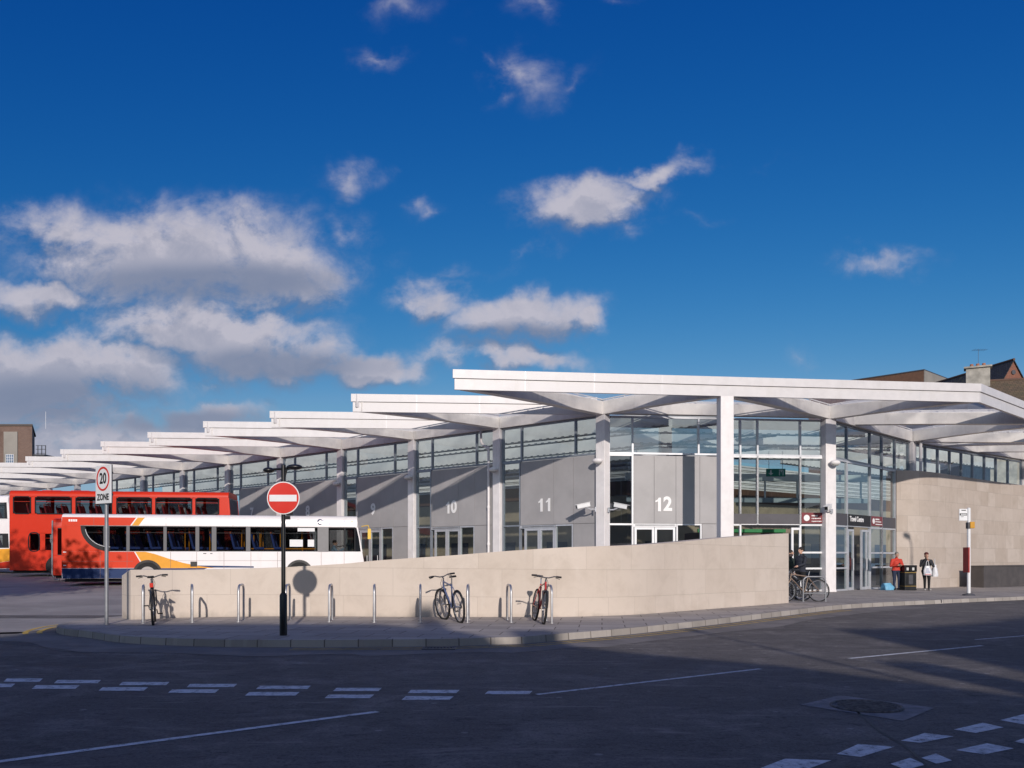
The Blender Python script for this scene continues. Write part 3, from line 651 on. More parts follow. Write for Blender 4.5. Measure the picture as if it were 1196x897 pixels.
# curved stone flank and its strip of windows
fl = catmull([(17.85, 39.75, 0), (18.9, 39.95, 0), (20.3, 40.9, 0), (22.6, 42.9, 0), (26.0, 45.9, 0), (29.3, 48.6, 0), (36, 54.5, 0)], 6)
fb = offset(fl, .5); STONE2 = stone('cream_ashlar', (.48, .405, .345), (.56, .485, .425), (.38, .315, .255), 1.6, .74, mort=(.36, .31, .27))
fa = [0]
for i in range(1, len(fl)): fa.append(fa[-1] + (fl[i] - fl[i - 1]).length)
b = MB(); vs = []; n2 = len(fl)
for i in range(n2): vs += [v3(fl[i], -.6), v3(fl[i], 5.5), v3(fb[i], 5.5), v3(fb[i], -.6)]
fs = []
for i in range(n2 - 1):
    for k in range(3): fs.append((4 * i + k, 4 * i + 4 + k, 4 * i + 5 + k, 4 * i + 1 + k))
b.add(vs, fs + [(0, 1, 2, 3), (4 * n2 - 1, 4 * n2 - 2, 4 * n2 - 3, 4 * n2 - 4)])
b.build('stone_flank', STONE2, st, smooth=True, world=True, cut=30, uvf=lambda co, nr: (fa[min(range(n2), key=lambda i: (fl[i].x - co.x) ** 2 + (fl[i].y - co.y) ** 2)], co.z + .3))
frame('clerestory_window', R1 + Vector((.15, .1)), R2, .02, .98, 5.5, 6.95, (.1, .2, .3, .4, .5, .61, .72, .84), (), ALUD, GLASS, w=.09)
frame('clerestory_window', R2, R2 + Vector((7, 5.6)), .02, .98, 5.5, 6.95, (.2, .4, .6, .8), (), ALUD, GLASS, w=.09)
# rainwater pipes
b = MB(); c = C[1] - nL * .12 - uL * .55; b.tube(catmull([v3(c - uL * .35, 7.1), v3(c - uL * .35, 6.7), v3(c - uL * .3, 6.45), v3(c + uL * .05, 6.15), v3(c + uL * .1, 5.8), v3(c + uL * .1, .2)], 4), .055, 10)
for z in (5.2, 3.6, 2.0): b.tube([v3(c + uL * .1, z), v3(c + uL * .1, z + .1)], .07, 10)
b.build('drainpipe', STEELW, st, smooth=True, world=True)
b = MB(); c = R1 + Vector((.3, -.35)); b.tube(catmull([v3(c + Vector((.3, .2)), 7.05), v3(c + Vector((.1, .05)), 7.0), v3(c, 6.8), v3(c, 6.4), v3(c, 5.55)], 4), .07, 10); b.build('drainpipe', STEELW, st, smooth=True, world=True)
# --- interior
V = Vector((6.6, 49.1)); BL = C[9] + nL * 14; BR = Vector((30.9, 67.9))
FLOORM = mat('concourse_floor', (.16, .155, .15), .35, var=.15)
b = MB(); b.prism([v3(p, .06) for p in (C0 + nL * .15, CM + Vector((0, .2)), R1 + Vector((-.1, .2)), R2 + Vector((-.2, .3)), BR, V)], (0, 0, .05)); b.prism([v3(p, .10) for p in (C[8] + nL * .15, C0 + nL * .15, V, BL)], (0, 0, .022)); b.build('concourse_floor', FLOORM, st, world=True)
BEIGE = mat('beige_interior_wall', (.36, .30, .21), .7, var=.12, vs=1.2); BROWN = mat('brown_interior_band', (.10, .05, .028), .6, var=.2)
for (a, c) in ((BL, V), (V, BR)):
    u = (c - a).normalized(); nn = Vector((-u.y, u.x)); L = (c - a).length
    b = MB(); b.obox(a, u, nn, 0, L, 0, .2, .1, 5.0); b.obox(a, u, nn, 0, L, -.02, .2, 5.01, 5.85, 1); b.obox(a, u, nn, 0, L, -.03, .02, .1, 1.0, 2)
    x = 1.5
    while x < L - 3: b.obox(a, u, nn, x, x + 1.6, -.03, .05, .1, 2.4, 2); x += 4.2
    b.build('rear_wall', [BEIGE, BROWN, DARKG], st, world=True)
    b = MB(); b.obox(a, u, nn, 0, L, .02, .2, 5.86, 7.4)
    for i in range(5): b.obox(a, u, nn, 0, L, -.06, .03, 5.98 + i * .28, 6.13 + i * .28); b.obox(a, u, nn, 0, L, -.045, .02, 6.135 + i * .28, 6.165 + i * .28, 1)
    b.build('upper_louvre', [mat('white_interior_louvre', (.78, .78, .75), .6, var=.05), DARKG], st, world=True)
# interior roof: translucent sheets carried on rows of white louvre beams with bolted lower edges
b = MB()
for k in range(1, 9): b.poly([v3(C[k] + nL * .3, 7.52), v3(C[k - 1] + nL * .3, 7.52), v3(C[k - 1] + nL * 14.2, 7.7), v3(C[k] + nL * 14.2, 7.7)])
b.poly([v3(p, 7.56) for p in (C0 + nL * .3, CM + Vector((0, .3)), R1 + Vector((-.2, .2)), Vector((10.7, 52.3)), V)])
b.poly([v3(p, 7.6) for p in (R1 + Vector((-.2, .2)), R2, BR, Vector((10.7, 52.3)))])
b.build('roof_sheet', ROOFM, st, world=True)
LOUV = mat('white_interior_louvre', (.78, .78, .75), .6, var=.05)
for j, (dn, z) in enumerate(((2.4, 6.75), (4.6, 6.95), (6.8, 6.7), (9.0, 6.9), (11.2, 6.7), (13.2, 6.9))):
    a, c = C[9] + nL * dn, C0 + nL * dn + uL * min(3.0, .85 * dn - .6); u, L = uL, (c - a).length
    b = MB(); b.obox(a, u, nL, 0, L, 0, .16, z, z + .62); b.obox(a, u, nL, 0, L, -.02, .18, z - .045, z - .0, 1)
    x = .3
    while x < L: b.obox(a, u, nL, x, x + .15, -.03, .0, z - .075, z + .03, 1); x += .42
    b.build('roof_louvre', [LOUV, mat('louvre_clip_grey', (.13, .14, .15), .6)], st, world=True)
for (a, c, z) in ((Vector((4.5, 36.2)), Vector((15.5, 37.6)), 6.8), (Vector((5.5, 38.8)), Vector((17.8, 40.2)), 6.65), (Vector((6, 41.5)), Vector((19.0, 43)), 6.85), (Vector((6.5, 44.5)), Vector((17.5, 46)), 6.7), (Vector((18.6, 43.5)), Vector((29, 51.5)), 6.8), (Vector((17, 46)), Vector((27, 54)), 6.7), (Vector((15.5, 49)), Vector((25, 57)), 6.85)):
    u = (c - a).normalized(); nn = Vector((-u.y, u.x)); L = (c - a).length
    b = MB(); b.obox(a, u, nn, 0, L, 0, .16, z, z + .6); b.obox(a, u, nn, 0, L, -.02, .18, z - .045, z, 1)
    x = .3
    while x < L: b.obox(a, u, nn, x, x + .15, -.03, .0, z - .075, z + .03, 1); x += .42
    b.build('roof_louvre', [LOUV, mat('louvre_clip_grey', (.13, .14, .15), .6)], st, world=True)
# upper gallery bridge seen through the entrance glass, with a green exit sign hung below
b = MB(); b.obox((5.2, 38.9), (1, .11), (-.11, 1), 0, 11.5, 0, .25, 5.0, 5.32); b.obox((5.2, 38.9), (1, .11), (-.11, 1), 0, 11.5, 0, .12, 4.0, 4.22, 1)
for i in range(8): b.obox((5.2, 38.9), (1, .11), (-.11, 1), .3 + i * 1.55, .36 + i * 1.55, .02, .10, 4.2, 5.02)
b.build('gallery_beam', [LOUV, ALUD], st, world=True)
kg = mat('green_shop_fascia', (.03, .26, .08), .5)
ks = thing('kiosk', 'small shop unit with a green fascia inside the station entrance', 'kiosk', (10.6, 39.6, .11), R(6))
b = MB(); b.box(-2.0, 2.0, .0, 2.2, 0, 2.5); b.build('booth', mat('brown_booth', (.12, .08, .06), .6), ks); b = MB(); b.box(-2.1, 2.1, -.12, -.02, 2.50, 2.66); b.build('fascia', kg, ks, bevel=.01)
b = MB(); b.box(-1.8, .9, -.06, -.01, 1.0, 2.2); b.build('serving_hatch', mat('hatch_dark', (.03, .03, .035), .3), ks)
b = MB(); b.box(-1.9, 1.9, -.4, -.02, .0, .98); b.build('counter', mat('counter_teal', (.05, .14, .15), .5), ks)
ex = P(906, 552, 37.5); t = thing('exit_sign', 'green hanging emergency exit sign with arrow behind the entrance glass', 'exit sign', ex)
b = MB(); b.box(-.42, .42, -.02, .02, -.17, .17); b.build('plate', mat('exit_green', (.0, .22, .14), .4), t)
b = MB(); b.box(-.25, -.19, -.028, -.021, -.02, .11); b.prism([(-.33, -.028, -.02), (-.11, -.028, -.02), (-.22, -.028, -.12)], (0, .007, 0)); b.box(.14, .17, -.028, -.021, -.12, .12); b.box(.30, .33, -.028, -.021, -.12, .12); b.box(.17, .30, -.028, -.021, .09, .12); b.ell((.235, -.025, .05), (.03, .004, .03), 10, 6); b.bar((.235, -.025, .02), (.22, -.025, -.06), .03, .006); b.build('pictogram', NUMW, t)
b = MB()
for x in (-.3, .3): b.tube([(x, 0, .17), (x, 0, .95)], .012, 6)
b.build('hanger', ALU, t)
# --- lamps and cameras bolted to the columns
def floodlight(p, z, ang, label):
    t = thing('column_light', label, 'light', v3(p, z), ang, 'round white lights on the station columns')
    b = MB(); b.ell((0, -.14, 0), (.22, .17, .11), 18, 10); b.build('housing', STEELW, t, smooth=True)
    b = MB(); b.ell((0, -.15, -.045), (.17, .13, .09), 16, 8); b.build('lens', mat('lamp_lens', (.5, .5, .48), .2), t, smooth=True)
    b = MB(); b.box(-.07, .07, -.03, .01, -.06, .06); b.build('bracket', ALU, t)
    return t
aL = math.atan2(uL.y, uL.x)
for k, lb in ((0, 'round white light on the column between bays 11 and 12'), (1, 'round white light on the column between bays 10 and 11'), (2, 'round white light on the column between bays 9 and 10'), (3, 'round white light on the column between bays 8 and 9')):
    floodlight(C[k] - nL * .16, 5.22 if k else 5.2, aL, lb)
floodlight(CM + Vector((.1, -.24)), 5.23, R(20), 'round white light on the column beside the entrance signs')
def camera_unit(p, z, ang, label, tilt=-12):
    t = thing('security_camera', label, 'security camera', v3(p, z), ang, 'white security cameras on the columns')
    q = MB(); M = Matrix.Rotation(R(-tilt), 3, 'X')
    def hx(b, x0, x1, y0, y1, z0, z1):
        cs = [Vector(c) for c in ((x0, y0, z0), (x1, y0, z0), (x1, y1, z0), (x0, y1, z0), (x0, y0, z1), (x1, y0, z1), (x1, y1, z1), (x0, y1, z1))]
        b.hexa([M @ c + Vector((0, -.42, .05)) for c in cs])
    b = MB(); hx(b, -.085, .085, -.34, .2, -.075, .085); b.build('housing', SIGNW, t, bevel=.02)
    b = MB(); hx(b, -.1, .1, -.40, .22, .088, .105); b.build('sun_shield', SIGNW, t)
    b = MB(); hx(b, -.06, .06, -.352, -.341, -.05, .06); b.build('lens', BLACK, t)
    b = MB(); b.tube([(0, 0, -.09), (0, -.2, -.09), (0, -.42, 0)], .028, 8); b.box(-.06, .06, -.02, .03, -.18, 0); b.build('bracket', ALU, t)
    return t
camera_unit(C0 + Vector((-.28, -.1)), 3.42, R(-75), 'white security camera pointing left from the column beside bay 11')
camera_unit(C0 + Vector((.26, -.12)), 3.40, R(62), 'white security camera pointing right from the column beside bay 12')
camera_unit(CM + Vector((.05, -.22)), 3.4, R(-35), 'white security camera on the entrance column')
# ---------------------------------------------------------------- buses
def bus(name, label, loc, rz, L, zr, levels, pm, slope=.17, wheels=(.271, .775), seat=SEATB, W=2.5, group=None, skirt=None, bare_rear=None, pillar=WINGREY, rails=False, seats=True, front_from=1.0):
    """levels: list of (z0, z1, [(s0, s1) window spans as fractions of the length]); the driver's side faces -y, the nose points to +x"""
    t = thing(name, label, 'bus', loc, rz, group); hw = W / 2
    xf = lambda z: L - max(0.0, z - front_from) * slope
    body = MB(); zs = [.30]
    bands = []; lo = .30
    for (z0, z1, ws) in levels: bands.append((lo, z0)); lo = z1
    for (a, c) in bands:
        m_ = [(0.0, a), (xf(a), a)]
        if a < front_from < c: m_.append((xf(front_from), front_from))
        m_ += [(xf(c), c), (0.0, c)]
        body.prism([(x, -hw, z) for x, z in m_], (0, W, 0), 0)
    # rounded roof
    prof = [(-hw, lo), (-hw, zr - .20), (-hw + .05, zr - .09), (-hw + .16, zr - .025), (-hw + .4, zr), (hw - .4, zr), (hw - .16, zr - .025), (hw - .05, zr - .09), (hw, zr - .20), (hw, lo)]
    xs = [(.0, 0), (.05, .03), (.14, .0)]
    rings = [(.05, -.10), (.0, -.0) , (.0, 0)]
    body.prism([(0, y, z) for y, z in prof], (xf(lo) - .03, 0, 0), 0)
    body.prism([(xf(lo) - .03, y * .97, z - (0 if z < zr - .05 else .05)) for y, z in prof], (.03 - slope * .3, 0, 0), 0)
    for (z0, z1, ws) in levels:
        e = 0.0
        spans = sorted(ws)
        for sd in (-1, 1):
            y0, y1 = (-hw + .004, -hw + .05) if sd < 0 else (hw - .05, hw - .004)
            cur = .0
            for (s0, s1) in spans + [(1.0, 1.0)]:
                x0, x1 = cur * L, min(s0 * L, xf(z1) - .02)
                if x1 - x0 > .005:
                    mi = 0 if (bare_rear and x1 <= bare_rear * L) or cur == 0 else 1
                    body.box(x0, x1, y0, y1, z0, z1, mi)
                cur = s1
            # top and bottom rubbers
            if spans:
                a, c = spans[0][0] * L, min(spans[-1][1] * L, xf(z1) - .02)
                body.box(a, c, y0, y1, z1 - .045, z1, 1); body.box(a, c, y0, y1, z0, z0 + .04, 1)
        body.box(.0, .06, -hw + .05, hw - .05, z0, z1, 0)
        for sd in (-1, 1):    # sloping front corner posts
            y = sd * (hw - .05); body.hexa([(xf(z0) - .12, y - .05, z0), (xf(z0) - .0, y - .05, z0), (xf(z0) - .0, y + .05, z0), (xf(z0) - .12, y + .05, z0), (xf(z1) - .12, y - .05, z1), (xf(z1) - .0, y - .05, z1), (xf(z1) - .0, y + .05, z1), (xf(z1) - .12, y + .05, z1)], 0)
        body.box(.06, xf(z0) - .15, -hw + .06, hw - .06, z0 - .06, z0 - .03, 2)
    ob = body.build('body', [pm, pillar, INTD], t, bevel=.02, smooth=True)
    for (z0, z1, ws) in levels:
        for sd in (-1, 1):
            for (s0, s1) in ws:
                g = MB(); y = sd * (hw - .022); x0, x1 = s0 * L - .02, min(s1 * L + .02, xf(z1) - .02); g.poly([(x0, y, z0 + .02), (x1, y, z0 + .02), (x1, y, z1 - .02), (x0, y, z1 - .02)])
                w_ = g.build('window', GLASSB, t)
                if s1 - s0 > .06:
                    bb = MB(); y = sd * (hw - .012)
                    for (a, c, e, f) in ((x0, x1, z1 - .28, z1 - .265),): bb.box(a + .03, c - .03, y - .006, y + .006, e, f)
                    bb.build('window_bar', pillar, w_)
        g = MB(); g.hexa([(xf(z0) - .03, -hw + .1, z0), (xf(z0) - .01, -hw + .1, z0), (xf(z0) - .01, hw - .1, z0), (xf(z0) - .03, hw - .1, z0), (xf(z1) - .03, -hw + .1, z1), (xf(z1) - .01, -hw + .1, z1), (xf(z1) - .01, hw - .1, z1), (xf(z1) - .03, hw - .1, z1)]); g.build('windscreen', GLASSB, t)
    for s_ in wheels:
        for sd in (-1, 1):
            ar = MB()
            pts = [(s_ * L + .57 * math.cos(a * R(10)), sd * (hw + .006) - .008, .49 + .57 * math.sin(a * R(10))) for a in range(-2, 21)]
            ar.prism(pts, (0, .016, 0)); ar.build('wheel_arch', BLACK, t)
    for s_ in wheels:
        for sd in (-1, 1):
            w = MB(); x = s_ * L; y = sd * (hw - .10)
            pr = [(.30, -.13), (.44, -.14), (.485, -.10), (.49, 0), (.485, .10), (.44, .14), (.30, .13)]
            N = 28; vs = []; fs = []
            for k in range(N):
                a = 2 * math.pi * k / N; vs += [(x + r * math.cos(a), y + q_, .49 + r * math.sin(a)) for r, q_ in pr]
            m_ = len(pr)
            for k in range(N):
                for j in range(m_): fs.append((k * m_ + j, k * m_ + (j + 1) % m_, ((k + 1) % N) * m_ + (j + 1) % m_, ((k + 1) % N) * m_ + j))
            w.add(vs, fs); wo = w.build('wheel', RUBBER, t, smooth=True)
            h = MB(); h.tube([(x, y - .12, .49), (x, y + .12, .49)], .30, 24); h.tube([(x, y + sd * .12, .49), (x, y + sd * .15, .49)], .10, 12)
            for k in range(8): a = k * R(45); h.tube([(x + .2 * math.cos(a), y + sd * .119, .49 + .2 * math.sin(a)), (x + .2 * math.cos(a), y + sd * .135, .49 + .2 * math.sin(a))], .022, 6)
            h.build('hub', mat('bus_hub_grey', (.35, .33, .32), .5, .3), wo)
    if seats:
        for (z0, z1, ws) in levels:
            zf = z0 - .27 if len(levels) == 1 else z0 - .55; x = .9
            while x < L * (.72 if rails else .86):
                for y in (-.78, .78):
                    q = MB(); q.box(x, x + .42, y - .42, y + .42, zf + .36, zf + .46)
                    for yy in (-.21, .21):
                        q.hexa([(x - .02, y + yy - .19, zf + .42), (x + .08, y + yy - .19, zf + .42), (x + .08, y + yy + .19, zf + .42), (x - .02, y + yy + .19, zf + .42), (x - .16, y + yy - .17, zf + 1.02), (x - .08, y + yy - .17, zf + 1.02), (x - .08, y + yy + .17, zf + 1.02), (x - .16, y + yy + .17, zf + 1.02)])
                    so = q.build('seat', seat, t, bevel=.02)
                    q = MB(); q.tube([(x - .13, y - .36, zf + 1.0), (x - .14, y - .3, zf + 1.09), (x - .14, y + .3, zf + 1.09), (x - .13, y + .36, zf + 1.0)], .022, 6); q.build('grab_handle', SEATTOP, so)
                x += .82
    if rails:
        for (x, ) in [(x,) for x in (4.6, 5.6, 6.9, 7.15, 7.7, 8.5, 9.4)]:
            for y in (-.5, .5):
                q = MB(); q.tube([(x, y, 1.0), (x, y, 2.5)], .02, 8); q.build('handrail', RAILO, t)
        q = MB(); q.tube([(7.3, -1.08, 1.53), (10.0, -1.08, 1.53)], .024, 8); q.tube([(7.45, -1.08, 1.53), (7.45, -1.08, 2.1)], .02, 8); q.tube([(7.7, -1.08, 1.53), (7.7, -1.08, 2.2)], .02, 8); q.build('handrail', RAILO, t)
    return t
def decal(t, name, pts, m, off, L=None, W=2.5):
    b = MB(); b.prism([(x, -W / 2 - off - .004, z) for x, z in pts], (0, .004, 0)); return b.build(name, m, t)
def arc_pts(cx, cz, rx, rz_, a0, a1, n=10): return [(cx + rx * math.cos(R(a0 + (a1 - a0) * i / n)), cz + rz_ * math.sin(R(a0 + (a1 - a0) * i / n))) for i in range(n + 1)]
# the near single-decker: red tail, white nose
rz = math.atan2(2.4, 11.8); c = Vector((-18.2, 34.6)) + Vector((-math.sin(rz), math.cos(rz))) * 1.25; L = 12.04
wins = [(.0586, .1294), (.150, .202), (.2143, .3212), (.3334, .4255), (.4395, .479), (.496, .593), (.6094, .7176), (.7176 + .006, .8366), (.877, .930), (.936, .9666)]
sd = bus('single_deck_bus', 'single deck bus with red tail, white front and orange swoosh', (c.x, c.y, .30), rz, L, 2.95, [(1.41, 2.46, wins)], BUSW, rails=True, group=None)
X = lambda s: s * L
# red tail: cantrail, corner with the quarter-round window, lower flank
decal(sd, 'red_livery', [(0.0, 2.47), (X(.219), 2.47), (X(.238), 2.80), (0.02, 2.80)], RED, .0)
qw = arc_pts(X(.150), 2.44, X(.150) - X(.0586), 1.03, 180, 270, 12)
decal(sd, 'red_livery', [(0, 1.40), (0, 2.468)] + [(X(.0586) - .02, 2.468)] + [(x - .0, z) for x, z in qw] + [(X(.150), 1.40)], RED, .0)
decal(sd, 'red_livery', [(0, .73), (0, 1.398), (X(.232), 1.398), (X(.262), .73)], RED, .0)
decal(sd, 'orange_livery', [(X(.219), 2.472), (X(.2425), 2.472), (X(.2535), 2.66), (X(.262), 2.80), (X(.238), 2.80), (X(.228), 2.66)], ORANGE, .001)
decal(sd, 'orange_livery', [(X(.232), 1.396), (X(.264), 1.396), (X(.295), 1.30), (X(.335), 1.13), (X(.385), .94), (X(.44), .80), (X(.49), .72), (X(.262), .72)], ORANGE, .001)
decal(sd, 'white_stripe', [(X(.2205) - .06, 2.473), (X(.2205), 2.473), (X(.2395), 2.80), (X(.2395) - .06, 2.80)], BUSW, .006)
decal(sd, 'white_stripe', [(X(.232) - .05, 1.394), (X(.232), 1.394), (X(.262), .74), (X(.262) - .05, .74)], BUSW, .006)
decal(sd, 'blue_livery', [(0.05, .31), (0, .715), (X(.40), .715), (X(.43), .83), (X(.62), .79), (X(.62), .73), (X(.47), .74), (X(.44), .60), (X(.44), .31)], BLUE, .0008)
# dark rubber rim round the quarter-round rear window, bright inner edge
rim = [(x, z) for x, z in qw]; inner = arc_pts(X(.150) + .02, 2.42, X(.150) - X(.0586) - .16, .83, 180, 270, 12)
decal(sd, 'window_rim', [(X(.0586) - .02, 2.46)] + rim + [(X(.150) + .02, 1.41)] + [(X(.150) + .02, inner[-1][1])] + inner[::-1] + [(inner[0][0], 2.46)], WINGREY, .003)
b = MB(); b.tube([(x, -1.262, z) for x, z in inner[1:]], .012, 6); b.build('window_trim', ALUW, sd)
b = MB(); b.box(X(.838), X(.876), -1.256, -1.24, 1.40, 2.465); b.build('grey_side_panel', mat('bus_grey_panel', (.20, .195, .20), .5), sd)
# grey surround between windows 4..7 reads paler
for (a, c_) in ((.4265, .4385), (.480, .495), (.594, .6085), (.3222, .3324), (.2035, .2135), (.131, .149)):
    b = MB(); b.box(X(a), X(c_), -1.254, -1.244, 1.41, 2.455); b.build('window_pillar', mat('bus_pillar_grey', (.10, .10, .11), .45), sd)
b = MB()
for s_ in (.12, .205, .345, .43, .52, .61, .70, .85, .93): b.box(X(s_), X(s_) + .012, -1.2575, -1.2545, .33, 1.39)
for s_ in (.10, .33, .55, .77): b.box(X(s_), X(s_) + .010, -1.2575, -1.2545, 2.48, 2.78)
b.box(.02, X(.225), -1.2575, -1.2545, 1.00, 1.009); b.box(X(.34), X(.72), -1.2575, -1.2545, 1.02, 1.029)
b.build('panel_seam', mat('seam_line_grey', (.22, .14, .12), .6), sd)  # dark joint lines between the side panels
b = MB(); b.box(X(.41), X(.432), -1.262, -1.25, .78, .99); b.build('fuel_flap', BLACK, sd)
b = MB(); b.box(X(.452), X(.462), -1.262, -1.25, 1.31, 1.34); b.box(X(.475), X(.482), -1.262, -1.25, 1.31, 1.34); b.build('door_handle', DARKG, sd)
xs_ = lambda z: L - (z - 1.0) * .17
decal(sd, 'windscreen_side', [(X(.9695), 1.42), (X(.9695), 2.44), (xs_(2.44) - .07, 2.44), (xs_(2.0) - .045, 2.0), (xs_(1.42) - .06, 1.42)], mat('dark_tinted_glass', (.012, .014, .018), .08), .004)
b = MB(); b.hexa([(xs_(2.42) - .02, -1.2, 2.42), (xs_(2.42) + .02, -1.2, 2.42), (xs_(2.42) + .02, 1.2, 2.42), (xs_(2.42) - .02, 1.2, 2.42), (xs_(2.86) - .06, -1.12, 2.86), (xs_(2.86) + .03, -1.12, 2.86), (xs_(2.86) + .03, 1.12, 2.86), (xs_(2.86) - .06, 1.12, 2.86)]); b.build('destination_box', BLACK, sd)
text_mesh('fleet_name', 'Stagecoach', .21, mat('pale_blue_lettering', (.20, .25, .48), .5), sd, (X(.895), -1.256, 2.675), (1, 0, 0), (0, 0, 1), extrude=.001, squeeze=1.1)
b = MB(); b.tube([(X(.847) + .10 * math.cos(R(a)), -1.257, 2.68 + .10 * math.sin(R(a))) for a in range(40, 330, 15)], [.012 + .02 * math.sin(math.pi * i / 19) for i in range(20)], 6); b.build('emblem', BLUE, sd)
b = MB(); b.disc((X(.958), -1.254, 2.70), .03, (0, 1, 0), .01, 12); b.build('side_marker_lamp', ORANGE, sd)
b = MB()
for i in range(4): b.box(X(.02) + i * .085 + .02, X(.02) + i * .085 + .085, -1.258, -1.252, 2.62, 2.71)
b.build('fleet_number', NUMW, sd)
b = MB(); b.box(.06, .17, -1.258, -1.25, 1.36, 1.40); b.box(.06, .17, -1.258, -1.25, .82, .86); b.build('side_marker_lamp', NUMW, sd)
for (x0, x1, z0, z1) in ((X(.769), X(.828), 2.27, 2.45), (X(.742), X(.787), 1.62, 1.92), (X(.804), X(.826), 1.62, 1.92)):
    b = MB(); b.box(x0, x1, -1.243, -1.236, z0, z1); b.build('window_notice', PAPER, sd)
b = MB(); b.tube([(L - .1, -1.2, 2.5), (L + .18, -1.28, 2.55), (L + .24, -1.3, 2.35)], .02, 6); b.box(L + .16, L + .30, -1.36, -1.22, 1.95, 2.4); b.build('wing_mirror', YELLOW, sd, smooth=True, bevel=.02)
b = MB(); b.tube([(X(.905), -.42, 1.62), (X(.94), -.42, 1.7)], .02, 6); b.tube([(X(.94) + .20 * math.sin(a * R(20)) * .35, -.62 + .22 * math.cos(a * R(20)), 1.70 + .2 * math.sin(a * R(20))) for a in range(18)], .016, 6, closed=True); b.build('steering_wheel', BLACK, sd)
b = MB(); b.box(X(.868), X(.874), -1.1, .2, .9, 2.3); b.build('cab_partition', INTD, sd)
b = MB(); b.box(.03, L - .4, -.9, .9, .16, .30); b.build('chassis', BLACK, sd)
# the all-red single-decker hidden behind it
c2 = Vector((-20.55, 38.3)) + Vector((-math.sin(rz), math.cos(rz))) * 1.25
s2 = bus('single_deck_bus', 'red single deck bus almost hidden behind the red and white bus', (c2.x, c2.y, .36), rz, 11.4, 2.86, [(1.2, 2.42, [(.018, .06), (.085, .18), (.2, .32), (.34, .45), (.47, .58), (.6, .71), (.73, .84), (.87, .96)])], REDD, seats=False)
b = MB(); b.tube([(.0, -1.27, 2.75), (-.01, -1.28, 1.6), (-.01, -1.28, .35), (.08, -1.28, .12), (.3, -1.28, .10)], .035, 8); b.build('corner_trim', GALV, s2, smooth=True)
b = MB(); b.box(.03, 11, -.9, .9, .16, .30); b.build('chassis', BLACK, s2)
# red double-decker
L3 = 10.9; rz3 = math.atan2(1.4, 10.8); c3 = Vector((-25.3, 43.1)) + Vector((-math.sin(rz3), math.cos(rz3))) * 1.25
UP = [(.0149, .0945), (.110, .273), (.288, .4515), (.469, .630), (.644, .8127), (.826, .936)]
LOW = [(.0893, .132), (.155, .25), (.29, .42), (.44, .57), (.59, .72), (.74, .86), (.88, .96)]
dd = bus('double_deck_bus', 'red double deck bus parked at the left behind the single deckers', (c3.x, c3.y, .50), rz3, L3, 4.36, [(1.28, 2.2, LOW), (3.13, 4.05, UP)], REDD, slope=.07, wheels=(.21, .74), seat=SEATR, pillar=REDD)
for (s0, s1) in UP:
    for (z0, z1) in ((3.13, 4.05),):
        b = MB(); x0, x1 = s0 * L3, s1 * L3
        b.tube([(x0 + .12, -1.254, z0 + .03), (x1 - .12, -1.254, z0 + .03), (x1 - .03, -1.254, z0 + .12), (x1 - .03, -1.254, z1 - .12), (x1 - .12, -1.254, z1 - .03), (x0 + .12, -1.254, z1 - .03), (x0 + .03, -1.254, z1 - .12), (x0 + .03, -1.254, z0 + .12)], .03, 6, closed=True); b.build('window_rim', WINGREY, dd, smooth=True)
b = MB(); b.tube([(.95 + .26 * math.copysign(abs(math.cos(a)) ** .6, math.cos(a)) + .22, -1.254, 1.74 + .47 * math.copysign(abs(math.sin(a)) ** .6, math.sin(a))) for a in [R(i * 15) for i in range(24)]], .03, 6, closed=True); b.build('window_rim', WINGREY, dd, smooth=True)
for x in (1.2, 2.6): b = MB(); b.box(x, x + .9, -.4, .4, 4.355, 4.42); b.build('roof_hatch', REDD, dd, bevel=.03)
b = MB(); b.box(.03, 10.6, -.9, .9, .16, .30); b.build('chassis', BLACK, dd)
# white double-decker at the picture's left edge
c4 = Vector((-38.4, 46.6)) + Vector((0, 1.25))
d4 = bus('double_deck_bus', 'white double deck bus with orange swoosh at the far left, behind the red double decker', (c4.x, c4.y, .52), R(2), 10.9, 4.36, [(1.45, 2.25, [(.05, .2), (.22, .38), (.4, .56), (.58, .74), (.76, .86), (.88, .955)]), (3.05, 3.95, [(.02, .18), (.2, .36), (.38, .54), (.56, .72), (.74, .88), (.9, .965)])], BUSW, slope=.05, wheels=(.25, .74), seat=mat('pink_moquette', (.5, .06, .16), .85))
for nm, pts, m_, o_ in (('orange_livery', [(6.0, .32), (6.6, 1.1), (9.2, 1.35), (10.88, 1.42), (10.88, .75), (9.6, .55), (8.6, .32)], ORANGE, .0), ('red_livery', [(8.7, .33), (9.7, .56), (10.88, .74), (10.88, .33)], REDD, .001)): decal(d4, nm, pts, m_, o_)

